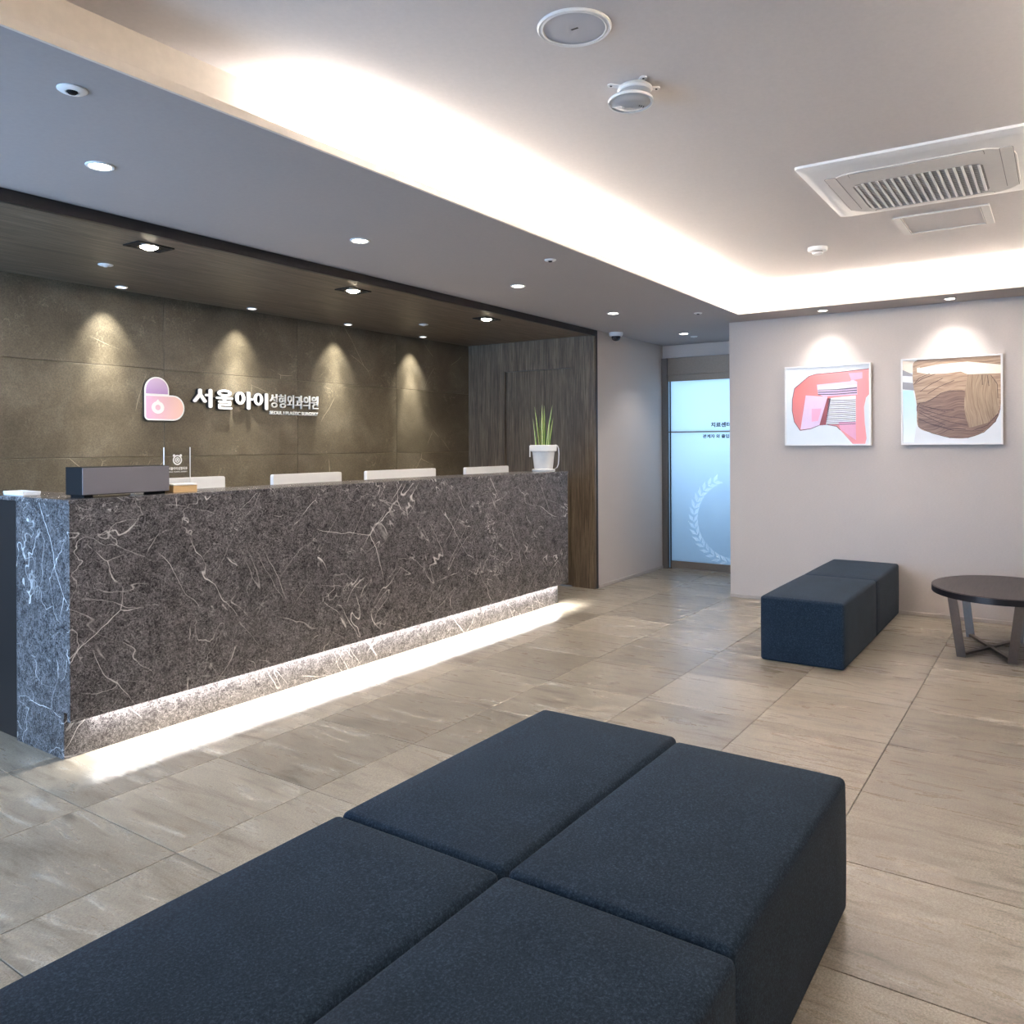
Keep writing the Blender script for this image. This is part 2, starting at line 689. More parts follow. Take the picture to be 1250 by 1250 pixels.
def adopt(light, parent):
    light.parent = parent
    light.matrix_parent_inverse = world_of(parent).inverted()
    return light


def copy_tree(root, loc, label=None, rz=None):
    r = root.copy()
    col.objects.link(r)
    r.location = loc
    if rz is not None:
        r.rotation_euler = (0, 0, rz)
    if label:
        r['label'] = label
    for ch in list(root.children):
        c_ = ch.copy()
        col.objects.link(c_)
        c_.parent = r
        for g_ in list(ch.children):
            d_ = g_.copy()
            col.objects.link(d_)
            d_.parent = c_
    return r


def circ(cx, cy, r, n=24, a0=0.0, a1=2 * PI, ry=None):
    ry = ry or r
    full = abs(a1 - a0 - 2 * PI) < 1e-6
    m_ = n if full else n + 1
    return [(cx + r * math.cos(a0 + (a1 - a0) * k / n), cy + ry * math.sin(a0 + (a1 - a0) * k / n)) for k in range(m_)]


def rrect(x0, x1, y0, y1, r, n=6):
    out = []
    for cx, cy, a in ((x1 - r, y0 + r, -PI / 2), (x1 - r, y1 - r, 0), (x0 + r, y1 - r, PI / 2), (x0 + r, y0 + r, PI)):
        out += [(cx + r * math.cos(a + PI / 2 * k / n), cy + r * math.sin(a + PI / 2 * k / n)) for k in range(n + 1)]
    return out


def text(name, body, parent, origin, ux, uy, width, height, mat, thick=0.001, bold=0.0):
    """flat or raised lettering fitted to width x height, lower-left at origin"""
    cu = bpy.data.curves.new(name, 'FONT')
    cu.body = body
    cu.size = 1.0
    cu.offset = bold
    cu.resolution_u = 3
    tmp = bpy.data.objects.new('tmp_text', cu)
    col.objects.link(tmp)
    bpy.context.view_layer.update()
    me = bpy.data.meshes.new_from_object(tmp.evaluated_get(bpy.context.evaluated_depsgraph_get()))
    bpy.data.objects.remove(tmp)
    bpy.data.curves.remove(cu)
    if not me.vertices:
        return None
    xs = [q.co.x for q in me.vertices]
    ys = [q.co.y for q in me.vertices]
    sx = width / (max(xs) - min(xs))
    sy = height / (max(ys) - min(ys))
    ux, uy, origin = Vector(ux), Vector(uy), Vector(origin)
    nn = ux.cross(uy)
    bm = bmesh.new()
    bm.from_mesh(me)
    bpy.data.meshes.remove(me)
    x0, y0 = min(xs), min(ys)
    for q in bm.verts:
        q.co = origin + ux * (q.co.x - x0) * sx + uy * (q.co.y - y0) * sy + nn * thick
    if thick > 0.002:
        ret = bmesh.ops.extrude_face_region(bm, geom=bm.faces[:])
        for g in ret['geom']:
            if isinstance(g, bmesh.types.BMVert):
                g.co -= nn * (thick - 0.0008)
    bmesh.ops.recalc_face_normals(bm, faces=bm.faces[:])
    me = bpy.data.meshes.new(name)
    bm.to_mesh(me)
    bm.free()
    me.materials.append(mat)
    o = bpy.data.objects.new(name, me)
    col.objects.link(o)
    o.parent = parent
    o.matrix_parent_inverse = world_of(parent).inverted()
    return o


# ------------------------------------------------------------------ the room
X_L, X_R, X_D = -1.05, 7.0, 8.231
Y_F, Y_RET, Y_P, Y_B = -3.2, 2.44, 3.618, 5.094
X_E = 6.67
Z_S, Z_W, Z_C = 2.425, 2.377, 2.62
Y_LIP, Y_TR = 2.2185, 2.34
X_LIP, X_TR = 6.587, 6.71
Y_LIP2, Y_TR2 = -0.38, -0.50

# floor: slab and loose-laid tiles
m = MB().mat(GROUT)
m.box(X_L, X_D + 1.2, Y_F, Y_B + .1, -0.12, -0.008)
floor = structure(m.build('floor'))
GX, GY = 0.589, 0.595
xl = [max(X_L, 0.995 + GX * k) for k in range(-4, 14)]
yl = [0.655 + GY * k for k in range(-4, 9)]
tile_mesh = {}


def floor_tile(x0, x1, y0, y1):
    g = 0.0014
    k = (round(x1 - x0, 3), round(y1 - y0, 3))
    if k not in tile_mesh:
        hx, hy = (x1 - x0) / 2 - g, (y1 - y0) / 2 - g
        b = MB()
        b.mat(FLOOR)
        c_ = 0.0012
        lo = [b.bm.verts.new(p) for p in ((-hx, -hy, -.008), (hx, -hy, -.008), (hx, hy, -.008), (-hx, hy, -.008))]
        mi = [b.bm.verts.new(p) for p in ((-hx, -hy, -c_), (hx, -hy, -c_), (hx, hy, -c_), (-hx, hy, -c_))]
        hi = [b.bm.verts.new(p) for p in ((-hx + c_, -hy + c_, 0), (hx - c_, -hy + c_, 0), (hx - c_, hy - c_, 0), (-hx + c_, hy - c_, 0))]
        b._face(hi)
        for A, B in ((lo, mi), (mi, hi)):
            for q in range(4):
                r_ = (q + 1) % 4
                b._face([A[q], A[r_], B[r_], B[q]])
        o = b.build('floor_tile', parent=floor, loc=(0, 0, 0))
        tile_mesh[k] = o.data
    else:
        o = bpy.data.objects.new('floor_tile', tile_mesh[k])
        col.objects.link(o)
        o.parent = floor
    o.location = ((x0 + x1) / 2, (y0 + y1) / 2, 0)


for i in range(len(xl) - 1):
    for j in range(len(yl) - 1):
        x0, x1, y0, y1 = xl[i], xl[i + 1], yl[j], yl[j + 1]
        yc = (y0 + y1) / 2
        lim = X_R if yc < Y_RET else (X_D if yc < 3.5 else X_E)
        y1 = min(y1, Y_B - .03)
        if yc > 3.0 and x0 > X_E:
            y1 = min(y1, Y_P)
            lim = X_D
        x1 = min(x1, lim)
        if x1 - x0 > 0.02 and y1 - y0 > 0.02:
            floor_tile(x0, x1, y0, y1)

# walls
b = MB().mat(JOINT)
b.box(X_L, X_E + .1, Y_B + .012, Y_B + .15, 0, 2.7)
wall_back = structure(b.build('wall_back'))
for x0 in [3.23 + 1.17 * k for k in range(-4, 3)]:
    for z0, z1 in ((0.0, .10), (.10, .69), (.69, 1.285), (1.285, 1.88), (1.88, Z_W + .02)):
        x1 = min(x0 + 1.17, X_E - .002)
        g = .0014
        b = MB().mat(WALLSTONE)
        b.box(x0 + g, x1 - g, Y_B, Y_B + .011, z0 + g, z1 - g, .0012)
        b.build('wall_tile', parent=wall_back)

b = MB().mat(WALLPAPER)
b.box(X_R, X_R + .14, Y_F, Y_RET, 0, 2.75)
wall_right = structure(b.build('wall_right'))
b = MB().mat(WALLPAPER)
b.box(X_R + .14, X_D + .08, Y_RET - .14, Y_RET, 0, Z_S)
structure(b.build('wall_corridor'))
b = MB().mat(WALLPAPER)
b.box(X_E + .055, X_D + .1, Y_P, Y_P + .10, 0, 2.5)
wall_grey = structure(b.build('wall_passage'))
b = MB().mat(WALLPAPER)
b.box(X_D, X_D + .1, Y_RET, Y_P, 2.287, 2.5)
structure(b.build('wall_over_door'))
b = MB().mat(WALLPAPER)
b.box(X_L - .1, X_R + .1, Y_F - .1, Y_F, 0, 2.75)
structure(b.build('wall_front'))
# left wall with a wide window
WY0, WY1, WZ0, WZ1 = 2.6, 4.9, 0.25, 2.28
b = MB().mat(WALLPAPER)
b.box(X_L - .12, X_L, Y_F, WY0, 0, 2.75)
b.box(X_L - .12, X_L, WY1, Y_B, 0, 2.75)
b.box(X_L - .12, X_L, WY0, WY1, 0, WZ0)
b.box(X_L - .12, X_L, WY0, WY1, WZ1, 2.75)
structure(b.build('wall_left'))
b = MB().mat(DKSTEEL)
for y in (WY0, WY0 + 1.125, WY1 - .05):
    b.box(X_L - .09, X_L - .03, y, y + .05, WZ0, WZ1)
b.box(X_L - .09, X_L - .03, WY0, WY1, WZ0, WZ0 + .05)
b.box(X_L - .09, X_L - .03, WY0, WY1, WZ1 - .05, WZ1)
structure(b.build('window_1'))
# baseboards
b = MB().mat(BASEB)
b.box(X_R - .010, X_R, Y_F, Y_RET + .0, 0, .030, .002)
structure(b.build('baseboard_right'))
b = MB().mat(BASEB)
b.box(X_E + .06, X_D, Y_P - .010, Y_P, 0, .030, .002)
structure(b.build('baseboard_passage'))

# ceilings
b = MB().mat(CEILPAPER)
b.box(X_L, X_TR, Y_TR2, Y_TR, Z_C, Z_C + .08)
ceiling = structure(b.build('ceiling'))
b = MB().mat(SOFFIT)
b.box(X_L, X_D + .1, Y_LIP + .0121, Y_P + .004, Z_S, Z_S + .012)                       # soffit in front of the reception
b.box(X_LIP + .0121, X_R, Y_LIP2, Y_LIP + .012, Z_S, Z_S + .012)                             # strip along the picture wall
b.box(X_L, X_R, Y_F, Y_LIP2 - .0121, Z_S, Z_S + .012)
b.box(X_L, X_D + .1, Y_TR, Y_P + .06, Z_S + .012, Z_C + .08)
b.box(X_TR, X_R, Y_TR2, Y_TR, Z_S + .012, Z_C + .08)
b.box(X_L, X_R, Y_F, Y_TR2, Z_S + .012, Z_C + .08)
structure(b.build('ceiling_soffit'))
# cove: upstand lips and the cream trough back
b = MB().mat(TRIMPAINT)
b.box(X_L, X_LIP, Y_LIP, Y_LIP + .012, Z_S - .001, Z_S + .030, .001)
b.box(X_LIP, X_LIP + .012, Y_LIP2, Y_LIP + .012, Z_S - .001, Z_S + .030, .001)
b.box(X_L, X_LIP, Y_LIP2 - .012, Y_LIP2, Z_S - .001, Z_S + .030, .001)
structure(b.build('trim_1'))
b = MB().mat(TRIMPAINT)
b.box(X_L, X_TR, Y_TR - .004, Y_TR, Z_S + .012, Z_C)
b.box(X_TR - .004, X_TR, Y_TR2, Y_TR, Z_S + .012, Z_C)
b.box(X_L, X_TR, Y_TR2, Y_TR2 + .004, Z_S + .012, Z_C)
structure(b.build('trim_2'))
for nm, bx in (('led_strip', (1.99, 6.55, Y_LIP + .036, Y_LIP + .048, Z_S + .012, Z_S + .020)),
               ('led_strip', (X_LIP + .036, X_LIP + .048, -.34, 2.2, Z_S + .012, Z_S + .020)),
               ('led_strip', (-0.9, 6.5, Y_LIP2 - .048, Y_LIP2 - .036, Z_S + .012, Z_S + .020))):
    b = MB().mat(LED)
    b.box(*bx)
    o = b.build(nm, parent=ceiling)

# wood-lined reception bay: ceiling, header, end wall with a flush recessed door
b = MB().mat(WOOD_X)
b.box(X_L, X_E, Y_P + .02, Y_B, Z_W, Z_W + .04)
structure(b.build('ceiling_wood'))
b = MB().mat(WOOD_D)
b.box(X_L, X_E + .055, Y_P - .006, Y_P + .022, Z_W - .006, Z_S - .001, .001)
structure(b.build('trim_3'))
b = MB().mat(WOOD_D)
b.box(X_E + .03, X_E + .055, Y_P - .006, Y_P + .022, 0, Z_W - .005, .001)
structure(b.build('trim_4'))
DY0, DY1, DZ = 3.869, 4.641, 2.086
b = MB().mat(WOOD_V)
b.box(X_E, X_E + .055, Y_P, DY0, 0, Z_W)
b.box(X_E, X_E + .055, DY1, Y_B, 0, Z_W)
b.box(X_E, X_E + .055, DY0, DY1, DZ, Z_W)
structure(b.build('wall_end'))
b = MB().mat(WOOD_V)
b.box(X_E + .030, X_E + .060, DY0 + .002, DY1 - .002, 0.005, DZ - .002)
structure(b.build('door_2'))

# glass door at the end of the passage
door = structure(thing('door_1', (X_D, 3.0, 0), None, None))
b = MB().mat(STEEL)
b.box(X_D - .03, X_D + .05, 3.553, Y_P, 0, 2.287)                      # jamb
b.build('door_jamb', parent=door)
b = MB().mat(DKSTEEL)
b.box(X_D - .02, X_D + .05, Y_RET, 3.553, 2.101, 2.287, .002)
b.build('door_header', parent=door)
b = MB().mat(DKSTEEL)
b.box(X_D - .008, X_D + .05, Y_RET, 3.553, 2.035, 2.1005)
b.build('door_rail', parent=door)
b = MB().mat(FROST)
b.box(X_D + .006, X_D + .018, Y_RET, 3.526, .088, 2.034)
b.build('door_glass', parent=door)
b = MB().mat(FROST)
b.box(X_D + .010, X_D + .020, 3.538, 3.553, .01, 2.034)
b.build('side_glass', parent=door)
b = MB().mat(BLACK)
b.box(X_D, X_D + .022, 3.526, 3.538, .0, 2.1)
b.build('door_seal', parent=door)
b = MB().mat(DKSTEEL)
b.box(X_D - .006, X_D + .03, Y_RET, 3.526, .012, .088, .002)
b.build('bottom_rail', parent=door)
b = MB().mat(DKSTEEL)
b.box(X_D + .002, X_D + .022, Y_RET, 3.55, 1.478, 1.490)
b.build('cross_bar', parent=door)
text('lettering', '치료센터', door, (X_D + .0055, 3.075, 1.530), (0, -1, 0), (0, 0, 1), .215, .052, INK, .0006, .04)
text('lettering', '관계자 외 출입금지', door, (X_D + .0055, 3.165, 1.415), (0, -1, 0), (0, 0, 1), .375, .040, INK, .0006, .035)
# laurel emblem in white film
b = MB().mat(FILM)
lc = (2.82, .56)
R0 = .45
fn = lambda u, v_, d: (X_D + .0058 - d, u, v_)
for k in range(17):
    a = math.radians(-88 + k * 9.2)      # from the bottom up the left side
    for side in (-1, 1):
        px = lc[0] + R0 * math.cos(a)
        pz = lc[1] + R0 * math.sin(a)
        tdir = a + PI / 2
        la = tdir - side * 0.55
        L, W_ = .105, .020
        dx, dz = math.cos(la), math.sin(la)
        nx, nz = -dz, dx
        pts = [(px, pz), (px + dx * L * .45 + nx * W_, pz + dz * L * .45 + nz * W_),
               (px + dx * L, pz + dz * L), (px + dx * L * .45 - nx * W_, pz + dz * L * .45 - nz * W_)]
        b.prism(pts, fn, 0, .0003)
o = b.build('laurel_emblem', parent=door)
# corridor room behind the door
b = MB().mat(CEILPAPER)
b.box(X_D + 1.15, X_D + 1.2, Y_RET - .4, Y_P + .1, 0, 2.5)
b.box(X_D + .1, X_D + 1.2, Y_RET - .45, Y_RET - .4, 0, 2.5)
b.box(X_D + .1, X_D + 1.2, Y_P + .1, Y_P + .15, 0, 2.5)
b.box(X_D + .1, X_D + 1.2, Y_RET - .4, Y_P + .1, 2.5, 2.55)
structure(b.build('wall_behind_door'))

# ------------------------------------------------------------------ reception counter
YC, YK, XC0, XC1, ZT = 3.510, 3.572, 1.781, 5.985, 1.106
counter = thing('reception_counter', (3.9, 3.9, 0), 'long dark veined marble reception counter with a glowing plinth', 'counter')
seams = [XC0, 3.173, 4.577, XC1]
for a, c_ in zip(seams, seams[1:]):
    b = MB().mat(MARBLE)
    b.box(a + .0006, c_ - .0006, YC, YC + .025, .17, ZT, .001)
    b.build('marble_panel', parent=counter)
kx = [1.786, 2.556, 3.486, 4.416, 5.346, 5.915]
for a, c_ in zip(kx, kx[1:]):
    b = MB().mat(MARBLE)
    b.box(a + .0006, c_ - .0006, YK, YK + .02, 0, .205, .0008)
    b.build('plinth_slab', parent=counter)
b = MB().mat(MARBLE)
b.box(1.786, 1.808, YK + .02, 3.994, 0, ZT, .0008)
b.box(1.786, 1.808, YC + .025, YK + .02, .205, ZT)
b.build('end_slab', parent=counter)
b = MB().mat(WOOD_D)
b.box(1.800, 1.83, 3.994, 4.70, 0, ZT)
b.build('side_panel', parent=counter)
b = MB().mat(WOOD_D)
b.box(1.81, 5.96, 3.60, 3.70, .02, ZT)                 # carcass behind the marble
b.box(1.88, 5.94, YC + .026, 3.60, .21, .26)
b.box(5.890, 5.912, YK + .021, 4.30, 0, .70)
b.box(5.962, 5.982, YC + .03, 4.30, .21, ZT)
b.box(5.905, 5.982, YC + .03, 4.30, .20, .225)
b.build('carcass', parent=counter)
b = MB().mat(MARBLE)
b.box(1.778, 5.99, YC - .002, 3.84, ZT, 1.125, .0015)
b.build('ledge', parent=counter)
b = MB().mat(MARBLE)
b.box(1.778, 2.06, 3.8405, 4.70, ZT, 1.125, .0015)
b.build('ledge', parent=counter)
b = MB().mat(OFFWHITE)
b.box(1.831, 5.958, 3.70, 4.40, .71, .74, .003)
b.build('worktop', parent=counter)
b = MB().mat(LED)
b.box(1.905, 5.905, 3.556, 3.568, .190, .205)
b.build('led_strip', parent=counter)

# monitors behind the ledge
mons = ((2.42, 2.99, 1.176, 'white screen back behind the counter beside the clear acrylic sign'),
        (3.345, 3.925, 1.173, 'white screen back behind the counter, second from the grey box'),
        (4.171, 4.935, 1.172, 'widest white screen back, near the middle of the marble counter'),
        (5.328, 5.950, 1.167, 'white screen back behind the counter, nearest the potted plant'))
for x0, x1, zt, lab in mons:
    xc = (x0 + x1) / 2
    mo = thing('monitor', (xc, 4.12, .74), lab, 'monitor', 'monitors behind the counter')
    b = MB().mat(WHITE)
    b.prism(rrect(x0, x1, zt - .34, zt, .012, 4), lambda u, v_, d: (u, 4.10 + d, v_), 0, .03)
    b.build('housing', parent=mo, smooth=40)
    b = MB().mat(BLACK)
    b.box(x0 + .012, x1 - .012, 4.13, 4.132, zt - .325, zt - .012)
    b.build('screen', parent=mo)
    b = MB().mat(WHITE)
    b.box(xc - .03, xc + .03, 4.075, 4.099, .75, 1.02, .004)
    b.build('stand', parent=mo)
    b = MB().mat(WHITE)
    b.box(xc - .12, xc + .12, 4.02, 4.20, .7405, .752, .004)
    b.build('foot', parent=mo)

# dark oblong box
o = thing('oblong_box', (2.07, 3.625, 1.125), 'long dark grey oblong box on the left end of the counter', 'box')
b = MB().mat(BLACK)
b.box(1.863, 2.285, 3.565, 3.70, 1.137, 1.262, .002)
b.build('housing', parent=o)
b = MB().mat(DARKGREY)
b.box(1.866, 2.283, 3.560, 3.5648, 1.140, 1.259, .0012)
tag(b.build('front_grille', parent=o), 'grey mesh front')
for x in (1.90, 2.25):
    b = MB().mat(BLACK)
    b.box(x - .02, x + .02, 3.575, 3.69, 1.1253, 1.137)
    b.build('foot', parent=o)

# clear acrylic sign
o = thing('acrylic_sign', (2.45, 3.75, 1.125), 'clear acrylic stand sign with white emblem behind the grey box', 'sign')
b = MB().mat(ACRYL)
b.box(2.375, 2.524, 3.748, 3.753, 1.133, 1.349, .001)
b.build('plate', parent=o)
b = MB().mat(LETTER)
b.box(2.3745, 2.3768, 3.7475, 3.7535, 1.133, 1.348)
b.build('bright_edge', parent=o)
b = MB().mat(LETTER)
b.box(2.5222, 2.5245, 3.7475, 3.7535, 1.133, 1.348)
b.build('bright_edge', parent=o)
b = MB().mat(ACRYL)
b.box(2.37, 2.53, 3.72, 3.79, 1.1253, 1.133, .001)
b.build('base', parent=o)
fn = lambda u, v_, d: (u, 3.7475 - d, v_)
b = MB().mat(LETTER)
ec = (2.449, 1.283)
b.ring(circ(*ec, .026, 24), circ(*ec, .019, 24), fn, 0, .0005)
b.ring(circ(*ec, .014, 20), circ(*ec, .009, 20), fn, 0, .0005)
b.prism(circ(ec[0] - .019, ec[1] + .023, .007, 10), fn, 0, .0005)
b.prism(circ(ec[0] + .019, ec[1] + .023, .007, 10), fn, 0, .0005)
b.prism([(ec[0] - .008, ec[1] - .004), (ec[0] + .008, ec[1] - .004), (ec[0], ec[1] + .009)], fn, 0, .0005)
b.build('emblem', parent=o)
text('lettering', '서울아이성형외과', o, (2.397, 3.7475, 1.232), (1, 0, 0), (0, 0, 1), .108, .016, LETTER, .0006, .03)
text('lettering', 'SEOUL I PLASTIC SURGERY', o, (2.397, 3.7475, 1.220), (1, 0, 0), (0, 0, 1), .108, .006, LETTER, .0006, .02)

# small tan card box
o = thing('card_box', (2.386, 3.62, 1.125), 'small tan card box on the ledge in front of a white screen', 'box')
b = MB().mat(KRAFT)
b.box(2.321, 2.452, 3.585, 3.66, 1.1253, 1.160, .0015)
b.build('tray', parent=o)
b = MB().mat(WHITE)
b.box(2.319, 2.454, 3.583, 3.662, 1.1602, 1.168, .0015)
b.build('lid', parent=o)
# flat white tray on the far left
o = thing('flat_tray', (1.84, 4.055, 1.125), 'flat white tray at the far left end of the counter top', 'tray')
b = MB().mat(WHITE)
b.box(1.80, 1.88, 3.96, 4.15, 1.1253, 1.134, .003)
b.build('tray_base', parent=o)
b = MB().mat(WHITE)
for q in ((1.80, 1.88, 3.96, 3.966), (1.80, 1.88, 4.144, 4.15), (1.80, 1.806, 3.966, 4.144), (1.874, 1.88, 3.966, 4.144)):
    b.box(*q, 1.134, 1.146)
b.build('tray_rim', parent=o)

# potted plant
PX, PY, PZ = 5.845, 3.665, 1.125
plant = thing('potted_plant', (PX, PY, PZ), 'spiky green plant in a white pot on the right end of the counter', 'plant')
b = MB().mat(POT)
b.lathe((PX, PY, PZ), [(.0, .0005), (.094, .0005), (.098, .006), (.098, .020), (.090, .022), (.0, .022)], 32)
b.build('saucer', parent=plant, smooth=40)
b = MB().mat(POT)
b.lathe((PX, PY, PZ), [(.0, .0225), (.076, .0225), (.080, .03), (.096, .168), (.106, .172), (.112, .176), (.114, .222), (.110, .226), (.104, .224), (.102, .200), (0, .198)], 36)
b.build('pot', parent=plant, smooth=40)
b = MB().mat(SOIL)
for k in range(40):
    a = random.uniform(0, 2 * PI)
    r_ = random.uniform(0, .085)
    s = random.uniform(.010, .02)
    b.lathe((PX + r_ * math.cos(a), PY + r_ * math.sin(a), PZ + .200), [(0, 0), (s, .004), (s * .8, s * .9), (0, s * 1.3)], 6)
gr = b.build('gravel', parent=plant)
gr['kind'] = 'stuff'
b = MB().mat(POT)
side = Vector((.5, -.85, 0)).normalized()   # towards the right of the picture
P0 = Vector((PX, PY, PZ))
pth = [P0 + side * r_ + Vector((0, 0, z)) for r_, z in ((.100, .230), (.118, .222), (.128, .195), (.132, .150), (.130, .100), (.126, .060), (.115, .034), (.096, .022))]
for p, q in zip(pth, pth[1:]):
    b.bar(p, q, side.cross(Vector((0, 0, 1))) * .016, side * .004)
b.build('strap', parent=plant)
b = MB().mat(POT)
ls = -side
q = P0 + ls * .116
b.bar(q + Vector((0, 0, .125)), q + Vector((0, 0, .222)), ls.cross(Vector((0, 0, 1))) * .02, ls * .004)
b.build('tab', parent=plant)
rgt = Vector((math.cos(.9718), -math.sin(.9718), 0))
fwd = Vector((math.sin(.9718), math.cos(.9718), 0))
for (bx, tx, h, r_, df_) in ((-.030, -.075, .34, .009, .02), (-.062, -.090, .235, .007, -.02), (-.006, -.012, .355, .011, .0),
                            (.012, .010, .35, .012, .03), (.028, .078, .35, .010, -.01), (.052, .086, .245, .008, .03),
                            (-.02, -.028, .26, .008, .05), (.044, .050, .21, .007, -.04)):
    p0 = P0 + rgt * bx + fwd * df_ + Vector((0, 0, .195))
    p1 = P0 + rgt * tx + fwd * df_ * 1.4 + Vector((0, 0, .215 + h))
    b = MB().mat(LEAFG)
    n = 8
    pts, rads = [], []
    for k in range(n + 1):
        f = k / n
        p = p0.lerp(p1, f) + rgt * (math.sin(f * PI) * -.10 * (tx - bx))
        pts.append(p)
        rads.append(max(.0006, r_ * (1 - f ** 3) * (0.8 + .2 * math.sin(f * PI))))
    b.tube(pts, rads, 8)
    b.mat(LEAFP)
    b.tube([p - fwd * rr_ * .75 - rgt * rr_ * .45 for p, rr_ in zip(pts, rads)], [max(.0004, rr_ * .5) for rr_ in rads], 5)
    b.build('leaf', parent=plant, smooth=60)

# ------------------------------------------------------------------ clinic sign on the stone wall
sign = thing('wall_sign', (3.85, Y_B, 1.55), 'clinic sign with pink heart emblem and raised white Korean letters', 'sign')
YS = Y_B - .002


def sgn(u, v_, d):
    return (u, YS - d, v_)


def gradient(name, a, b_, axis, lo, hi):
    t = NT(name)
    g = t.node('ShaderNodeNewGeometry')
    sp = t.node('ShaderNodeSeparateXYZ')
    t.link(g.outputs['Position'], sp.inputs[0])
    f = t.gray(sp.outputs[axis], lo, hi)
    t.base(t.mixc(f, a, b_), 0.35)
    return t.m


LILAC = gradient('lilac_print', S(178, 140, 196), S(214, 188, 216), 2, 1.70, 1.81)
PINK = gradient('pink_print', S(222, 178, 208), S(246, 204, 190), 0, 3.10, 3.34)
# backing outline (white rim, dark side), lobes on top
ex0, ex1, ez0, ez1 = 3.074, 3.371, 1.531, 1.826
lobe_w = .180
hz = 1.705


def heart(off):
    r1 = lobe_w / 2 + off
    cx1, cz1 = ex0 + lobe_w / 2, ez1 - lobe_w / 2
    r2 = (hz - ez0) / 2 + off
    cx2, cz2 = ex1 - (hz - ez0) / 2, (ez0 + hz) / 2
    rc = .03 + off
    pts = [(ex0 + .03 + rc * math.cos(a), ez0 + .03 + rc * math.sin(a)) for a in [PI + PI / 2 * k / 5 for k in range(6)]]
    pts += circ(cx2, cz2, r2, 16, -PI / 2, PI / 2)
    pts += [(ex0 + lobe_w + off, hz + off)]
    pts += circ(cx1, cz1, r1, 16, 0, PI)
    return pts


b = MB().mat(LETTERSIDE)
b.prism(heart(.003), sgn, 0, .018)
b.build('emblem_side', parent=sign)
b = MB().mat(LETTER)
b.prism(heart(0), sgn, .018, .020)
b.build('emblem_rim', parent=sign)
i_ = .010
b = MB().mat(LILAC)
cx1, cz1 = ex0 + lobe_w / 2, ez1 - lobe_w / 2
b.prism([(ex0 + i_, hz + .006), (ex0 + lobe_w - i_, hz + .006)] + circ(cx1, cz1, lobe_w / 2 - i_, 16, 0, PI), sgn, .020, .0212)
tag(b.build('upper_lobe', parent=sign), 'lilac upper lobe of the heart')
b = MB().mat(PINK)
r2 = (hz - ez0) / 2
b.prism([(ex0 + .03 + .02 * math.cos(a), ez0 + .03 + .02 * math.sin(a)) for a in [PI + PI / 2 * k / 5 for k in range(6)]]
        + circ(ex1 - r2, ez0 + r2, r2 - i_, 16, -PI / 2, PI / 2) + [(ex0 + i_, hz - i_)], sgn, .020, .0212)
tag(b.build('lower_lobe', parent=sign), 'pink lower lobe of the heart')
b = MB().mat(LETTER)
rc_ = (3.170, 1.618)
b.ring(circ(*rc_, .046, 28, ry=.042), circ(*rc_, .020, 28, ry=.019), sgn, .0212, .0226)
b.prism([(rc_[0] - .016, rc_[1] + .038), (rc_[0] + .016, rc_[1] + .038), (rc_[0], rc_[1] + .056)], sgn, .0212, .0226)
b.build('emblem_ring', parent=sign)


# big rounded Korean letters drawn from strokes; unit = crop pixels of the sign lettering
def strokes(items, lx, ly, name):
    """items in picture units; fits them on the wall"""
    for mat_, grow, d0, d1 in ((LETTERSIDE, 7.0, 0, .022), (LETTER, 0.0, .022, .0245)):
        b = MB().mat(mat_)
        z_ = 0
        for it in items:
            z_ += .00015
            mp_ = lambda P_: [(lx(px_), ly(py_)) for px_, py_ in P_]
            if it[0] == 'o':
                _, cx, cy, rx, ry, wd = it
                b.ring(mp_(circ(cx, cy, rx + grow, 28, ry=ry + grow)),
                       mp_(circ(cx, cy, rx - wd * .94 - grow, 28, ry=max(6, ry - wd * .86 - grow))), sgn, d0, d1 + z_)
            else:
                _, x0, y0, x1, y1, wd = it
                p, q = Vector((x0, y0)), Vector((x1, y1))
                r = wd * .44 + grow
                dr = (q - p).normalized()
                a = math.atan2(dr.y, dr.x)
                pts = circ(q.x, q.y, r, 8, a - PI / 2, a + PI / 2) + circ(p.x, p.y, r, 8, a + PI / 2, a + 3 * PI / 2)
                b.prism(mp_(pts), sgn, d0, d1 + z_)
        o = b.build(name if mat_ is LETTER else 'letter_side', parent=sign)


# picture units of the lettering crop (11.9 px per photo px): x 80..1160, y 105..480 at x
KX = (4.090 - 3.430) / (1160 - 80)
KZ = .1545 / 375.0
LX = lambda x: 3.432 + (x - 80) * KX


def mkly(slope_y0):
    return lambda y: 1.770 - (y - slope_y0) * KZ


# each syllable in its own box; slope of the crop removed by shifting y per syllable
ly1 = mkly(105)
strokes([('l', 180, 145, 180, 215, 62), ('l', 180, 215, 112, 332, 60), ('l', 180, 215, 242, 332, 60),
         ('l', 318, 140, 318, 420, 62), ('l', 262, 225, 318, 225, 48)], LX, ly1, 'letter')
ly2 = mkly(118)
strokes([('o', 512, 185, 100, 62, 46), ('l', 408, 275, 610, 275, 46), ('l', 510, 275, 510, 330, 52),
         ('l', 438, 340, 585, 340, 42), ('l', 585, 340, 585, 392, 42), ('l', 440, 392, 585, 392, 42),
         ('l', 440, 392, 440, 452, 42), ('l', 440, 452, 600, 452, 42)], LX, ly2, 'letter')
ly3 = mkly(130)
strokes([('o', 735, 272, 72, 116, 50), ('l', 858, 175, 858, 445, 60), ('l', 858, 285, 902, 285, 48)], LX, ly3, 'letter')
ly4 = mkly(142)
strokes([('o', 1005, 287, 72, 116, 50), ('l', 1128, 190, 1128, 455, 60)], LX, ly4, 'letter')
text('lettering', '성형외과의원', sign, (4.116, YS, 1.652), (1, 0, 0), (0, 0, 1), .489, .108, LETTER, .016, .004)
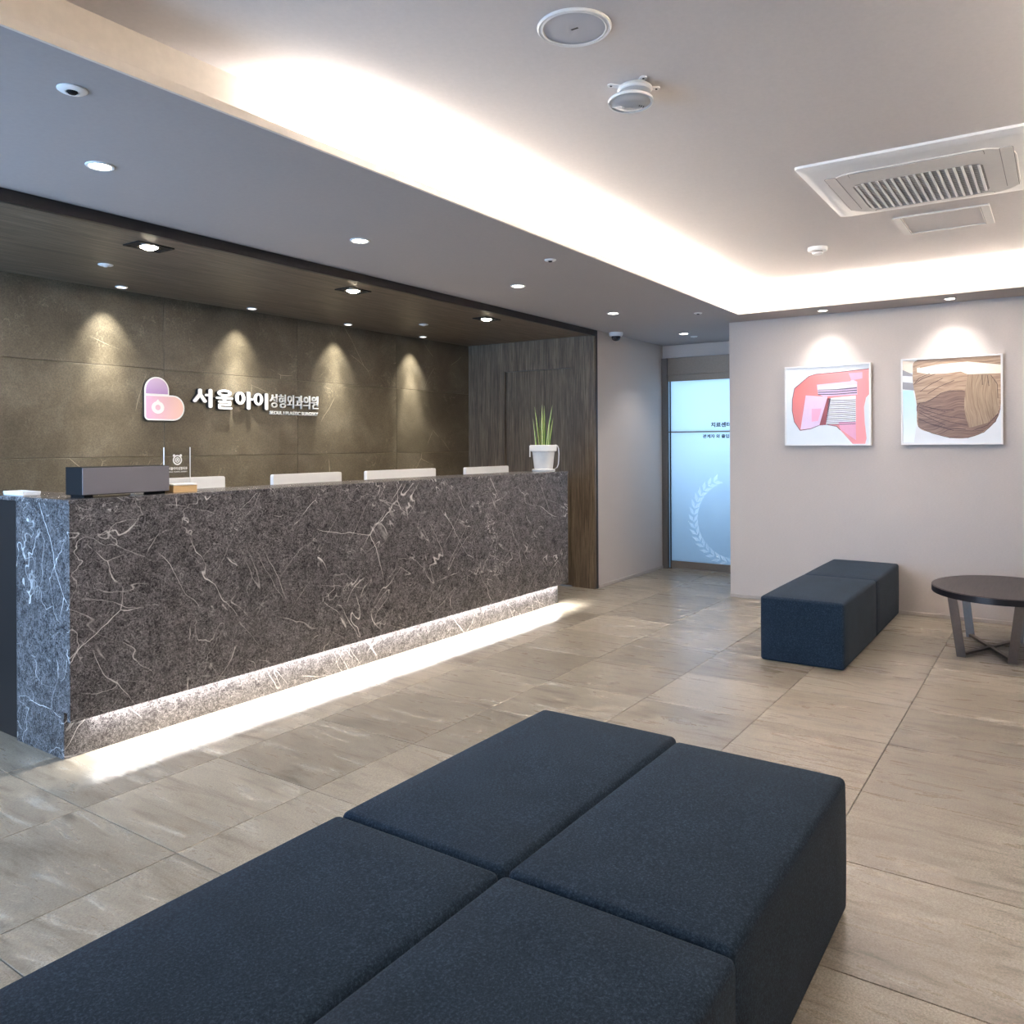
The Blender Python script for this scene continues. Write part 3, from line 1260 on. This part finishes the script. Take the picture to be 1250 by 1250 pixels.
text('lettering', 'SEOUL I PLASTIC SURGERY', sign, (4.116, YS, 1.600), (1, 0, 0), (0, 0, 1), .489, .027, LETTER, .012, .012)

# ------------------------------------------------------------------ ottomans and bench blocks


def block(name, x0, x1, y0, y1, h, label, cat, group, r=.018):
    xc, yc = (x0 + x1) / 2, (y0 + y1) / 2
    hx, hy = (x1 - x0) / 2, (y1 - y0) / 2
    root = thing(name, (xc, yc, 0), label, cat, group)
    b = MB().mat(NAVY)
    b.box(xc - hx, xc + hx, yc - hy, yc + hy, .002, h, r, 4)
    bmesh.ops.subdivide_edges(b.bm, edges=[e for e in b.bm.edges if e.calc_length() > .2], cuts=7, use_grid_fill=True)
    for v_ in b.bm.verts:
        if v_.co.z > h - .004:
            fx = 1 - ((v_.co.x - xc) / hx) ** 2
            fy = 1 - ((v_.co.y - yc) / hy) ** 2
            v_.co.z += .010 * max(0, fx) ** .6 * max(0, fy) ** .6
        # sides belly out by a hair
        if .05 < v_.co.z < h - .05:
            f = math.sin(PI * (v_.co.z - .012) / (h - .012))
            if abs(abs(v_.co.x - xc) - hx) < .001:
                v_.co.x += math.copysign(.002 * f, v_.co.x - xc)
            if abs(abs(v_.co.y - yc) - hy) < .001:
                v_.co.y += math.copysign(.002 * f, v_.co.y - yc)
    b.build('upholstery', parent=root, smooth=50)
    b = MB().mat(BLACK)
    b.box(xc - hx + .03, xc + hx - .03, yc - hy + .03, yc + hy - .03, .0003, .0022)
    b.build('base_board', parent=root)
    return root


OG = 'navy ottoman island in the foreground'
g = .0035
block('ottoman', 1.497 + g, 2.510, 1.052 + g, 1.580, .385, 'navy ottoman of the foreground island nearest the counter and the far end', 'ottoman', OG)
block('ottoman', 1.497 + g, 2.475, .522, 1.052 - g, .385, 'navy ottoman on the right front corner of the foreground island', 'ottoman', OG)
block('ottoman', .46, 1.497 - g, 1.052 + g, 1.580, .385, 'navy ottoman at the left edge of the photo, facing the counter plinth', 'ottoman', OG)
block('ottoman', .46, 1.497 - g, .510, 1.052 - g, .385, 'navy ottoman at the bottom middle edge of the photo', 'ottoman', OG)
BG = 'navy bench blocks under the pictures'
block('bench', 5.05, 6.055, 1.075, 1.572, .40, 'near half of the navy bench under the pictures, its end facing us', 'bench', BG)
block('bench', 6.065, 6.985, 1.075, 1.572, .40, 'far half of the navy bench, pushed against the picture wall', 'bench', BG)

# ------------------------------------------------------------------ round side table
TX, TY, TZ = 6.10, .330, .42
table = thing('side_table', (TX, TY, 0), 'round dark wood side table with splayed steel legs by the bench', 'table')
b = MB()
b.mat(TABLETOP)
b.lathe((TX, TY, 0), [(0, TZ - .040), (.985, TZ - .040), (1.0, TZ - .036), (1.0, TZ - .004), (.99, TZ), (0, TZ)], 64, sx=.49, sy=.400)
for f in b.bm.faces:
    pass
b.build('tabletop', parent=table, smooth=15)
b = MB().mat(TABLEEDGE)
b.ring(circ(TX, TY, .495, 64, ry=.405), circ(TX, TY, .487, 64, ry=.397), lambda u, v_, d: (u, v_, d), TZ - .041, TZ - .003)
b.build('edge_band', parent=table, smooth=40)
feet = [(5.80, .535), (5.80, .262), (6.42, .535), (6.42, .255)]
for fx, fy in feet:
    b = MB().mat(STEEL)
    ox = -.05 if fx < TX else .05
    oy = .045 if fy > .4 else -.045
    top = Vector((fx + ox, fy + oy, TZ - .041))
    bot = Vector((fx, fy, .001))
    b.bar(bot, top, (0.0, .026, 0), (.008, 0, 0))
    b.build('leg', parent=table)
for (p, q, dz) in ((feet[0], feet[3], 0), (feet[1], feet[2], .0)):
    d = (Vector(q) - Vector(p)).normalized()
    b = MB().mat(STEEL)
    b.bar((*p, .018 + dz), (*q, .018 + dz), (-d.y * .014, d.x * .014, 0), (0, 0, .007))
    b.build('stretcher', parent=table)

# ------------------------------------------------------------------ framed prints


def picture(name, y0, y1, z0, z1, label):
    root = thing(name, (X_R, (y0 + y1) / 2, z0), label, 'picture', 'framed prints on the grey wall')
    b = MB().mat(WHITE)
    w_ = .012
    for q in ((y0, y1, z0, z0 + w_), (y0, y1, z1 - w_, z1), (y0, y0 - w_, z0 + w_, z1 - w_), (y1 + w_, y1, z0 + w_, z1 - w_)):
        b.box(6.955, 6.986, q[0], q[1], q[2], q[3])
    b.build('frame', parent=root)
    b = MB().mat(GREYPL)
    b.box(6.986, 6.9995, y1 + .04, y0 - .04, z0 + .04, z1 - .04)
    b.build('hanger', parent=root)
    b = MB().mat(PRINTBASE)
    b.box(6.966, 6.985, y1 + w_, y0 - w_, z0 + w_, z1 - w_)
    b.build('print', parent=root)
    return root


def mapper(cx0, cx1, tl, tr, bl, br, y0, y1, z0, z1):
    """crop pixel to wall position"""
    def f(x, y):
        u = (x - cx0) / (cx1 - cx0)
        t_ = tl + (tr - tl) * u
        b_ = bl + (br - bl) * u
        v_ = (y - t_) / (b_ - t_)
        return (y0 + (y1 - y0) * u, z1 + (z0 - z1) * v_)
    return f


PRINTBASE = plain('print_pale', S(222, 226, 230), 0.35, mottle=0.02, scale=6)


def patch(root, name, mp, pts, mat_, lvl, label=None):
    b = MB().mat(mat_)
    P = [mp(*p) for p in pts]
    b.prism(P, lambda u, v_, d: (6.9660 - d, u, v_), .0, .0004 * lvl)
    return b.build(name, parent=root)


def curve_pts(ctrl, n=8):
    """closed Catmull-Rom through the control points"""
    out = []
    N = len(ctrl)
    for i in range(N):
        p0, p1, p2, p3 = [Vector(ctrl[(i + k - 1) % N]) for k in range(4)]
        for k in range(n):
            t_ = k / n
            out.append(tuple(0.5 * ((2 * p1) + (-p0 + p2) * t_ + (2 * p0 - 5 * p1 + 4 * p2 - p3) * t_ ** 2 + (-p0 + 3 * p1 - 3 * p2 + p3) * t_ ** 3)))
    return out


def line_strip(b, mp, pts, wd, lvl):
    for p, q in zip(pts, pts[1:]):
        p, q = Vector(p), Vector(q)
        d = (q - p)
        if d.length < 1e-6:
            continue
        n_ = Vector((-d.y, d.x)).normalized() * wd / 2
        b.prism([mp(*(p - n_)), mp(*(q - n_)), mp(*(q + n_)), mp(*(p + n_))], lambda u, v_, d_: (6.9660 - d_, u, v_), .0, .0004 * lvl)


RED = gradient('coral_print', S(206, 104, 92), S(226, 138, 138), 1, 1.85, 1.45)
ROSE = plain('rose_print', S(232, 160, 186), 0.35, mottle=.03, scale=12)
PALEPINK = plain('pale_pink_print', S(226, 196, 220), 0.35, mottle=.04, scale=14)
STRIPE = plain('dark_stripe', S(78, 62, 84), 0.4)
WHITEP = plain('white_print', S(244, 243, 244), 0.35)
DKRED = plain('dark_red_print', S(140, 50, 48), 0.4)
OUTL = plain('dark_outline', S(70, 28, 34), 0.4)

P1 = (1.948, 1.270, 1.335, 1.999)
p1 = picture('picture', *P1, 'framed print of a coral-pink comb-like shape, left of the two pictures')
mp = mapper(130, 1062, 213, 158, 1057, 1057, *P1)
out = [(1045, 225), (800, 255), (480, 285), (400, 310), (240, 440), (215, 560), (212, 680), (235, 800), (300, 893), (420, 875), (520, 835),
       (590, 830), (700, 850), (740, 890), (870, 1040), (1000, 1040), (1015, 980), (995, 800), (990, 640), (1010, 540), (1045, 500)]
patch(p1, 'comb_shape', mp, out, RED, 1)
b = MB().mat(OUTL)
line_strip(b, mp, out[:14], 7, 1.5)
b.build('outline', parent=p1)
patch(p1, 'handle_plate', mp, [(365, 515), (605, 530), (515, 835), (420, 870), (305, 885)], PALEPINK, 2)
patch(p1, 'handle_face', mp, [(430, 660), (540, 655), (500, 790), (430, 800)], ROSE, 3)
patch(p1, 'dark_red_patch', mp, [(600, 545), (640, 545), (585, 830), (515, 838)], DKRED, 2)  # dark red shape printed beside the handle
patch(p1, 'pale_panel', mp, [(490, 400), (850, 362), (860, 340), (920, 365), (920, 505), (560, 525), (500, 500)], PALEPINK, 2)
patch(p1, 'pale_panel', mp, [(620, 545), (905, 515), (905, 830), (585, 830)], WHITEP, 2)
b = MB().mat(STRIPE)
for y in (455, 480, 505):
    line_strip(b, mp, [(500, y), (700, y - 4), (918, y - 22)], 12, 3)
for k in range(13):
    y = 565 + k * 21.5
    line_strip(b, mp, [(618 - k * 2.3, y), (760, y + 4), (903, y - 2)], 8, 3)
b.build('stripes', parent=p1)
b = MB().mat(WHITEP)
line_strip(b, mp, [(495, 440), (700, 435), (918, 408)], 24, 3.5)
b.build('white_stripe', parent=p1)
patch(p1, 'rose_corner', mp, [(720, 800), (905, 800), (905, 1000), (740, 880)], ROSE, 2.5)
patch(p1, 'rose_clip', mp, [(830, 275), (975, 262), (975, 330), (860, 352)], ROSE, 2.5)

# second print: bundled beige hair


def strands(t, scale, rot, bend):
    p = t.warp(t.coord(), 2.6, bend, 2)
    mpn = t.node('ShaderNodeMapping')
    mpn.inputs['Scale'].default_value = scale
    mpn.inputs['Rotation'].default_value = rot
    t.link(p, mpn.inputs['Vector'])
    return t.noise(mpn.outputs[0], 2.6, 5, .6)


P2 = (1.050, .366, 1.338, 2.010)
p2 = picture('picture', *P2, 'framed print of a swirled beige-brown bundle, right of the two pictures')
mp = mapper(150, 1062, 215, 158, 975, 972, *P2)
t = NT('beige_strands_print')
n = strands(t, (1, 2.0, 36.0), (0.35, 0, 0), .20)
t.base(t.ramp(n, [(.3, S(132, 106, 88)), (.55, S(172, 146, 122)), (.75, S(198, 174, 150))]), .35)
HAIR = t.m
t = NT('brown_strands_print')
n = strands(t, (1, 2.0, 44.0), (-0.25, 0, 0), .22)
t.base(t.ramp(n, [(.3, S(96, 74, 66)), (.55, S(132, 106, 92)), (.75, S(158, 132, 114))]), .35)
HAIRD = t.m
t = NT('upright_strands_print')
n = strands(t, (1, 40.0, 2.0), (0.1, 0, 0), .14)
t.base(t.ramp(n, [(.3, S(126, 104, 84)), (.55, S(158, 136, 112)), (.75, S(182, 160, 134))]), .35)
HAIRV = t.m
DARKL = plain('strand_line', S(78, 58, 52), .4)
CREAM = plain('cream_print', S(240, 226, 208), .35)
BLUEFADE = gradient('blue_fade', S(186, 222, 240), S(236, 244, 248), 2, 1.75, 1.40)  # blue at the top, paler towards the bottom
GREYP = plain('grey_print', S(150, 148, 152), .35)
patch(p2, 'blue_panel', mp, [(165, 490), (262, 490), (290, 600), (300, 760), (270, 955), (165, 955)], BLUEFADE, 1)
patch(p2, 'pale_panel', mp, [(165, 230), (300, 225), (280, 330), (165, 340)], CREAM, 1)
patch(p2, 'grey_bar', mp, [(165, 310), (255, 345), (262, 366), (165, 362)], GREYP, 1.5)
patch(p2, 'grey_bar', mp, [(165, 418), (262, 425), (280, 492), (165, 482)], GREYP, 1.5)
bund = curve_pts([(300, 222), (600, 196), (900, 180), (1046, 172), (1046, 400), (1042, 640), (1000, 760), (900, 860), (760, 912), (600, 912),
                  (440, 870), (310, 812), (298, 640), (285, 540), (265, 440), (262, 330)], 6)
patch(p2, 'strand_bundle', mp, bund, HAIR, 1.6)
patch(p2, 'cream_band', mp, [(300, 290), (500, 258), (760, 232), (1046, 258), (1046, 335), (760, 345), (700, 320), (560, 338), (400, 345), (300, 330)], CREAM, 2)
patch(p2, 'upper_strands', mp, [(300, 225), (600, 196), (1046, 172), (1046, 240), (760, 232), (500, 258), (330, 290)], HAIR, 2.4)
patch(p2, 'dark_knot', mp, curve_pts([(305, 608), (380, 592), (470, 545), (560, 500), (650, 490), (735, 500), (728, 620), (745, 740), (770, 820), (640, 800), (460, 740), (310, 700)], 3), HAIRD, 2.4)
patch(p2, 'upright_strands', mp, [(760, 345), (940, 342), (1010, 400), (1030, 560), (1020, 680), (940, 780), (860, 815), (770, 822), (745, 740), (726, 600), (740, 480)], HAIRV, 2.4)
patch(p2, 'low_strands', mp, [(306, 700), (460, 742), (640, 800), (780, 822), (930, 780), (1022, 690), (1000, 770), (890, 858), (760, 910), (600, 908), (440, 866), (312, 808)], HAIRD, 2.6)
b = MB().mat(DARKL)
for pts in (
        [(300, 608), (380, 595), (450, 565), (520, 515), (600, 492), (735, 495)],
        [(300, 640), (330, 600)], [(270, 440), (320, 380), (420, 340)], [(285, 430), (350, 385), (470, 345)],
        [(320, 640), (420, 680), (560, 720), (735, 740)], [(320, 670), (440, 720), (600, 770), (760, 800)],
        [(330, 620), (430, 650), (560, 680)], [(310, 740), (450, 800), (640, 850), (800, 850), (930, 800), (1020, 700)],
        [(885, 350), (890, 440)], [(930, 350), (945, 450)], [(960, 350), (1015, 430), (1020, 560)],
        [(310, 812), (440, 872), (600, 912), (760, 912), (900, 862), (1000, 765), (1040, 650)],
        [(330, 500), (420, 440), (540, 380)], [(400, 520), (500, 460), (640, 400)], [(300, 225), (600, 196), (1046, 172)],
        [(320, 690), (420, 740), (560, 800)], [(400, 640), (520, 660), (640, 665)], [(430, 790), (600, 830), (740, 835)]):
    line_strip(b, mp, pts, 5, 3.2)
b.build('strand_lines', parent=p2)

# ------------------------------------------------------------------ ceiling fittings
CW_ = 'downlights in the lower ceiling'


def downlight(x, y, z, r, label, group, glow, name='downlight', trim=WHITE, cat='light'):
    root = thing(name, (x, y, z), label, cat, group)
    b = MB().mat(trim)
    b.lathe((x, y, z), [(r * .72, -.0005), (r, -.0005), (r, -.003), (r * .94, -.006), (r * .80, -.006), (r * .72, -.002)], 32, closed=False)
    b.build('trim_ring', parent=root, smooth=40)
    b = MB().mat(glow)
    b.lathe((x, y, z), [(0, -.0030), (r * .73, -.0030), (r * .73, -.0006), (0, -.0006)], 28)
    b.build('lamp', parent=root, smooth=40)
    return root


dls = ((1.661, 'round white downlight at the left, above the dark oblong box'),
       (3.039, 'second round downlight from the left in the grey soffit'),
       (4.520, 'middle round downlight of the five in the grey soffit'),
       (5.912, 'round downlight in the soffit beside the dome camera'),
       (7.406, 'round downlight in the passage ceiling before the glass door'))
for x, lab in dls:
    r_ = downlight(x, 3.03, Z_S, .052, lab, CW_, LAMP)
    adopt(spot('downlight_or_fill_beam', (x, 3.03, Z_S - .03), 22.0 if x < 7 else 12.0, NEUT, 110, .8, .04), r_)
# added fill beams behind the camera, with no fittings in the ceiling
for x, y in ((-.2, -1.6), (2.4, -1.6), (5.0, -1.6)):
    adopt(spot('downlight_or_fill_beam', (x, y, Z_S - .03), 9.0, NEUT, 130, .8, .05), ceiling)

# wall spots over the prints
for y, pw, lab in ((1.595, 10.5, 'small round spot over the left picture'), (.690, 12.5, 'small round spot over the right picture')):
    r_ = downlight(6.79, y, Z_S, .042, lab, 'spots over the pictures', LAMP, 'spotlight')
    adopt(spot('spotlight_beam', (6.79, y, Z_S - .012), pw, NEUT, 100, 1.0, .03, (0, -8)), r_)

# large square spotlights in the wood ceiling
for x, lab in ((2.368, 'bright square spotlight in the wood ceiling above the pink emblem'),
               (3.807, 'bright square spotlight, middle of three in the wood ceiling'),
               (5.295, 'bright square spotlight nearest the dark wood end wall')):
    y = 3.86
    r_ = thing('square_spotlight', (x, y, Z_W), lab, 'light', 'square spotlights in the wood ceiling')
    h = .10
    b = MB().mat(BLACK)
    b.ring(rrect(x - h, x + h, y - h * .72, y + h * .72, .004, 1), rrect(x - h * .88, x + h * .88, y - h * .60, y + h * .60, .003, 1),
           lambda u, v_, d: (u, v_, Z_W - d), .0004, .006)
    b.build('trim_frame', parent=r_)
    b = MB().mat(BLACK)
    b.box(x - h * .88, x + h * .88, y - h * .60, y + h * .60, Z_W - .0015, Z_W - .0004)
    b.build('recess', parent=r_)
    b = MB().mat(CHROME)
    b.lathe((x, y, Z_W), [(.0435, -.0016), (.056, -.0016), (.056, -.006), (.050, -.007), (.0445, -.004)], 28, closed=False)
    b.build('reflector', parent=r_, smooth=40)
    b = MB().mat(LAMPW)
    b.lathe((x, y, Z_W), [(0, -.018), (.024, -.016), (.043, -.006), (.043, -.0018), (0, -.0018)], 24)
    b.build('lamp', parent=r_, smooth=40)
    adopt(spot('spotlight_beam', (x, y, Z_W - .04), 27.0, WARM, 130, 1.0, .035, (22, 0)), r_)

# wall washers beside the stone wall
for x, lab in ((2.863, 'small round wall washer left of the pink emblem'), (3.869, 'small round wall washer above the white lettering'),
               (4.847, 'small round wall washer right of the lettering'), (5.810, 'small round wall washer nearest the wood end wall')):
    r_ = downlight(x, 4.975, Z_W, .037, lab, 'wall washers along the stone wall', LAMPS, 'wall_washer', WHITE)
    adopt(spot('washer_spill', (x - .05, 4.945, Z_W - .012), 27.0, (1.0, .975, .90), 70, 1.0, .02, (12.0, 0)), r_)
    adopt(spot('washer_beam', (x - .05, 4.945, Z_W - .012), 78.0, (1.0, .98, .92), 36, 1.0, .02, (8.0, 0)), r_)


def cover_disc(x, y, z, r, label, group, name='sprinkler', cat='sprinkler', black=True):
    root = thing(name, (x, y, z), label, cat, group)
    b = MB().mat(WHITE)
    b.lathe((x, y, z), [(0, -.0004), (r, -.0004), (r, -.003), (r * .85, -.007), (r * .45, -.009), (r * .42, -.004), (0, -.004)], 28)
    b.build('escutcheon', parent=root, smooth=40)
    b = MB().mat(BLACK if black else OFFWHITE)
    b.lathe((x, y, z), [(r * .34, -.0042), (r * .38, -.009), (r * .26, -.014), (0, -.015)], 16, closed=False)
    b.build('head', parent=root, smooth=40)
    return root


SG = 'sprinklers in the lower ceiling'
cover_disc(1.26, 2.452, Z_S, .042, 'white sprinkler with dark head near the upper left corner', SG)
cover_disc(3.995, 2.452, Z_S, .034, 'small sprinkler in the middle of the grey soffit by the cove', SG)
cover_disc(6.316, 2.462, Z_S, .034, 'small sprinkler in the soffit near the corner of the cove', SG)
cover_disc(7.66, 3.03, Z_S, .036, 'tiny white sprinkler in the passage ceiling by the glass door', SG, black=False)
cover_disc(2.463, 4.441, Z_W, .040, 'white disc in the wood ceiling under the first square spotlight', 'white discs in the wood ceiling', 'detector_disc', 'detector', False)
cover_disc(5.226, 4.468, Z_W, .040, 'white disc in the wood ceiling near the last square spotlight', 'white discs in the wood ceiling', 'detector_disc', 'detector', False)

# dome camera
dc = thing('dome_camera', (6.955, 3.535, Z_S), 'white dome camera on the ceiling above the grey passage wall', 'camera')
b = MB().mat(WHITE)
b.lathe((6.955, 3.535, Z_S), [(0, -.0004), (.066, -.0004), (.066, -.022), (.060, -.034), (.046, -.037), (0, -.037)], 32)
b.build('housing', parent=dc, smooth=40)
b = MB().mat(DOME)
b.lathe((6.955, 3.535, Z_S), [(.044, -.0372), (.043, -.052), (.034, -.070), (.018, -.080), (0, -.083)], 28, closed=False)
b.build('dome', parent=dc, smooth=60)

# ceiling speaker
sx_, sy_ = 2.137, 1.222
sp = thing('ceiling_speaker', (sx_, sy_, Z_C), 'large round flat ceiling speaker at the top of the photo', 'speaker')
b = MB().mat(WHITE)
b.lathe((sx_, sy_, Z_C), [(.094, -.0004), (.113, -.0004), (.113, -.004), (.109, -.008), (.103, -.006), (.097, -.008), (.094, -.006)], 56, closed=False)
b.build('rim', parent=sp, smooth=30)
t = NT('speaker_mesh')
v = t.coord(scale=(1, 1, 1))
vv = t.node('ShaderNodeTexVoronoi')
vv.inputs['Scale'].default_value = 420
vv.inputs['Randomness'].default_value = 0.0
t.link(v, vv.inputs['Vector'])
t.base(t.ramp(vv.outputs['Distance'], [(.18, S(120, 120, 126)), (.34, S(196, 196, 202))]), .5)
b = MB().mat(t.m)
b.lathe((sx_, sy_, Z_C), [(0, -.0055), (.06, -.0050), (.0945, -.0042), (.0945, -.0006), (0, -.0006)], 48)
b.build('grille', parent=sp, smooth=60)
b = MB().mat(INK)
b.box(sx_ - .0035, sx_ + .0035, sy_ - .013, sy_ + .011, Z_C - .0062, Z_C - .0052)
b.build('badge', parent=sp)

# emergency lamp on a three-armed bracket
lx_, ly_ = 2.600, 1.243
el = thing('emergency_lamp', (lx_, ly_, Z_C), 'white ceiling lamp with a clear oval lens on a three-armed bracket', 'lamp')
b = MB().mat(WHITE)
tips = [(2.552, 1.312), (2.562, 1.192), (2.665, 1.190), (2.668, 1.31)]
for tx, ty in tips[:3]:
    d = Vector((tx - lx_, ty - ly_, 0))
    n_ = Vector((-d.y, d.x, 0)).normalized()
    p_, q_ = Vector((lx_, ly_, Z_C - .012)), Vector((tx, ty, Z_C - .003))
    b.bar(p_, q_, n_ * .012, (0, 0, .002))
    b.lathe((tx, ty, Z_C), [(0, -.0004), (.013, -.0004), (.013, -.005), (0, -.005)], 14)
b.lathe((lx_, ly_, Z_C), [(0, -.006), (.052, -.006), (.060, -.012), (.062, -.020), (.056, -.027), (.0, -.029)], 28)
b.build('bracket', parent=el, smooth=40)
for tx, ty in tips[:3]:
    b = MB().mat(INK)
    b.lathe((tx, ty, Z_C), [(0, -.0052), (.004, -.0052), (.004, -.007), (0, -.007)], 10)
    b.build('screw', parent=el)
# tilted head below the bracket
hc = Vector((2.610, 1.264, 2.570))
HM = Matrix.Translation(hc) @ Matrix.Rotation(-.9718 + .12, 4, 'Z') @ Matrix.Rotation(math.radians(-5), 4, 'X')


def head(prof, mat_, name, sy=1.0, seg=36):
    b = MB().mat(mat_)
    b.lathe((0, 0, 0), prof, seg, sx=1.0, sy=sy)
    b.bm.transform(HM)
    return b.build(name, parent=el, smooth=40)


head([(0, .018), (.03, .017), (.050, .008), (.074, .002), (.076, -.003), (.0, -.003)], WHITE, 'housing', .94)
head([(0, -.0165), (.04, -.014), (.062, -.0085), (.069, -.0032), (0, -.0032)], LENS, 'lens', .94)
b = MB().mat(WHITE)
b.ring(circ(0, 0, .080, 40, ry=.075), circ(0, 0, .0735, 40, ry=.0685), lambda u, v_, d: (u, v_, -d), -.002, .008)
b.bm.transform(HM)
b.build('rim', parent=el, smooth=40)
b = MB().mat(WHITE)
b.bar((-.010, .052, -.017), (-.022, .012, -.019), (.0018, 0, 0), (0, 0, .001))
b.bar((-.060, .028, -.011), (-.030, .008, -.018), (.0, .0018, 0), (0, 0, .001))
b.bm.transform(HM)
b.build('lens_rib', parent=el)
b = MB().mat(INK)
for k in range(3):
    b.box(.030 + k * .008, .033 + k * .008, -.004 + k * .003, .006 + k * .003, -.0155, -.0140)
b.bm.transform(HM)
b.build('print_mark', parent=el)

# smoke detector
dx_, dy_ = 5.435, 1.307
sd = thing('smoke_detector', (dx_, dy_, Z_C), 'small white smoke detector below the access hatch', 'detector')
b = MB().mat(WHITE)
b.lathe((dx_, dy_, Z_C), [(0, -.0004), (.060, -.0004), (.060, -.016), (.056, -.024), (.044, -.026), (0, -.026)], 32)
b.build('base', parent=sd, smooth=40)
b = MB().mat(GREYPL)
b.lathe((dx_, dy_, Z_C), [(.036, -.0262), (.034, -.034), (0, -.034)], 24, closed=False)
b.build('chamber', parent=sd, smooth=40)
b = MB().mat(WHITE)
b.lathe((dx_, dy_, Z_C), [(0, -.0342), (.034, -.0342), (.032, -.042), (.018, -.048), (0, -.049)], 28)
b.build('cap', parent=sd, smooth=40)

# ceiling cassette air conditioner
AX0, AX1, AY0, AY1 = 3.795, 4.735, .075, 1.015
INTAKE = plain('grey_intake', S(150, 147, 145), 0.6)
AXC, AYC = (AX0 + AX1) / 2, (AY0 + AY1) / 2
ac = thing('air_conditioner', (AXC, AYC, Z_C), 'white square ceiling cassette air conditioner with a ribbed central grille', 'air conditioner')
ZF = Z_C - .040


def dn(u, v_, d):
    return (u, v_, Z_C - d)


b = MB().mat(WHITE)
o0 = rrect(AX0, AX1, AY0, AY1, .015, 4)
o1 = rrect(AX0 + .035, AX1 - .035, AY0 + .035, AY1 - .035, .03, 4)
n_ = len(o0)
va = [b.bm.verts.new(dn(u, v_, .0006)) for u, v_ in o0]
vb = [b.bm.verts.new(dn(u, v_, .012)) for u, v_ in o0]
vc = [b.bm.verts.new(dn(u, v_, .026)) for u, v_ in o1]
b._face(va)
b._face(vc)
for A, B in ((va, vb), (vb, vc)):
    for k in range(n_):
        j = (k + 1) % n_
        b._face([A[k], A[j], B[j], B[k]])
b.build('panel', parent=ac, smooth=30)
# raised centre with rounded corners
gx0, gx1, gy0, gy1 = 4.118, 4.617, .290, .835
b = MB().mat(OFFWHITE)
co = rrect(AX0 + .145, AX1 - .075, AY0 + .085, AY1 - .085, .15, 8)
ci = rrect(gx0, gx1, gy0, gy1, .05, 8)
b.ring(co, ci, dn, .0262, .031)
b.build('centre_plate', parent=ac, smooth=30)
b = MB().mat(INTAKE)
b.prism(rrect(gx0 - .002, gx1 + .002, gy0 - .002, gy1 + .002, .05, 8), dn, .0262, .0265)
b.build('intake', parent=ac)
gr_ = MB().mat(OFFWHITE)
for k in range(22):
    xx = gx0 + .014 + k * (gx1 - gx0 - .028) / 21
    gr_.box(xx - .0025, xx + .0025, gy0 + .004, gy1 - .004, Z_C - .0290, Z_C - .0266)
grille = gr_.build('grille', parent=ac)
grille['kind'] = 'stuff'
for k in range(17):
    yy = gy0 + .016 + k * (gy1 - gy0 - .032) / 16
    inset = .03 if k in (0, 16) else (.008 if k in (1, 15) else 0)
    b = MB().mat(WHITE)
    b.box(gx0 + inset, gx1 - inset, yy - .0055, yy + .0055, Z_C - .0335, Z_C - .0291, .0008)
    b.build('slat', parent=ac)
# louvres on the four sides
for nm, q in (('louvre', (AX0 + .165, AX1 - .165, AY1 - .140, AY1 - .094)), ('louvre', (AX0 + .165, AX1 - .165, AY0 + .094, AY0 + .140)),
              ('louvre', (AX0 + .155, AX0 + .215, AY0 + .20, AY1 - .20)), ('louvre', (AX1 - .112, AX1 - .084, AY0 + .20, AY1 - .20))):
    b = MB().mat(OFFWHITE)
    b.prism(rrect(*q, .012, 3), dn, .0312, .0330)
    b.build(nm, parent=ac)
    b = MB().mat(GREYPL)
    b.ring(rrect(q[0] - .003, q[1] + .003, q[2] - .003, q[3] + .003, .014, 3), rrect(*q, .012, 3), dn, .0311, .0316)
    b.build('slot_edge', parent=ac)

# access hatch
HX0, HX1, HY0, HY1 = 4.965, 5.395, .318, .790
ah = thing('access_hatch', (5.18, .55, Z_C), 'square flush access hatch in the ceiling beside the air conditioner', 'hatch')
b = MB().mat(OFFWHITE)
b.ring(rrect(HX0, HX1, HY0, HY1, .003, 1), rrect(HX0 + .02, HX1 - .02, HY0 + .045, HY1 - .045, .002, 1), dn, .0005, .009)
b.build('frame', parent=ah)
b = MB().mat(CEILPAPER)
b.box(HX0 + .022, HX1 - .022, HY0 + .047, HY1 - .047, Z_C - .004, Z_C - .0005)
b.build('panel', parent=ah)
b = MB().mat(GREYPL)
for y in (HY0 + .040, HY1 - .043):
    b.box(HX0 + .015, HX1 - .015, y, y + .003, Z_C - .0096, Z_C - .0085)
b.build('seam', parent=ah)
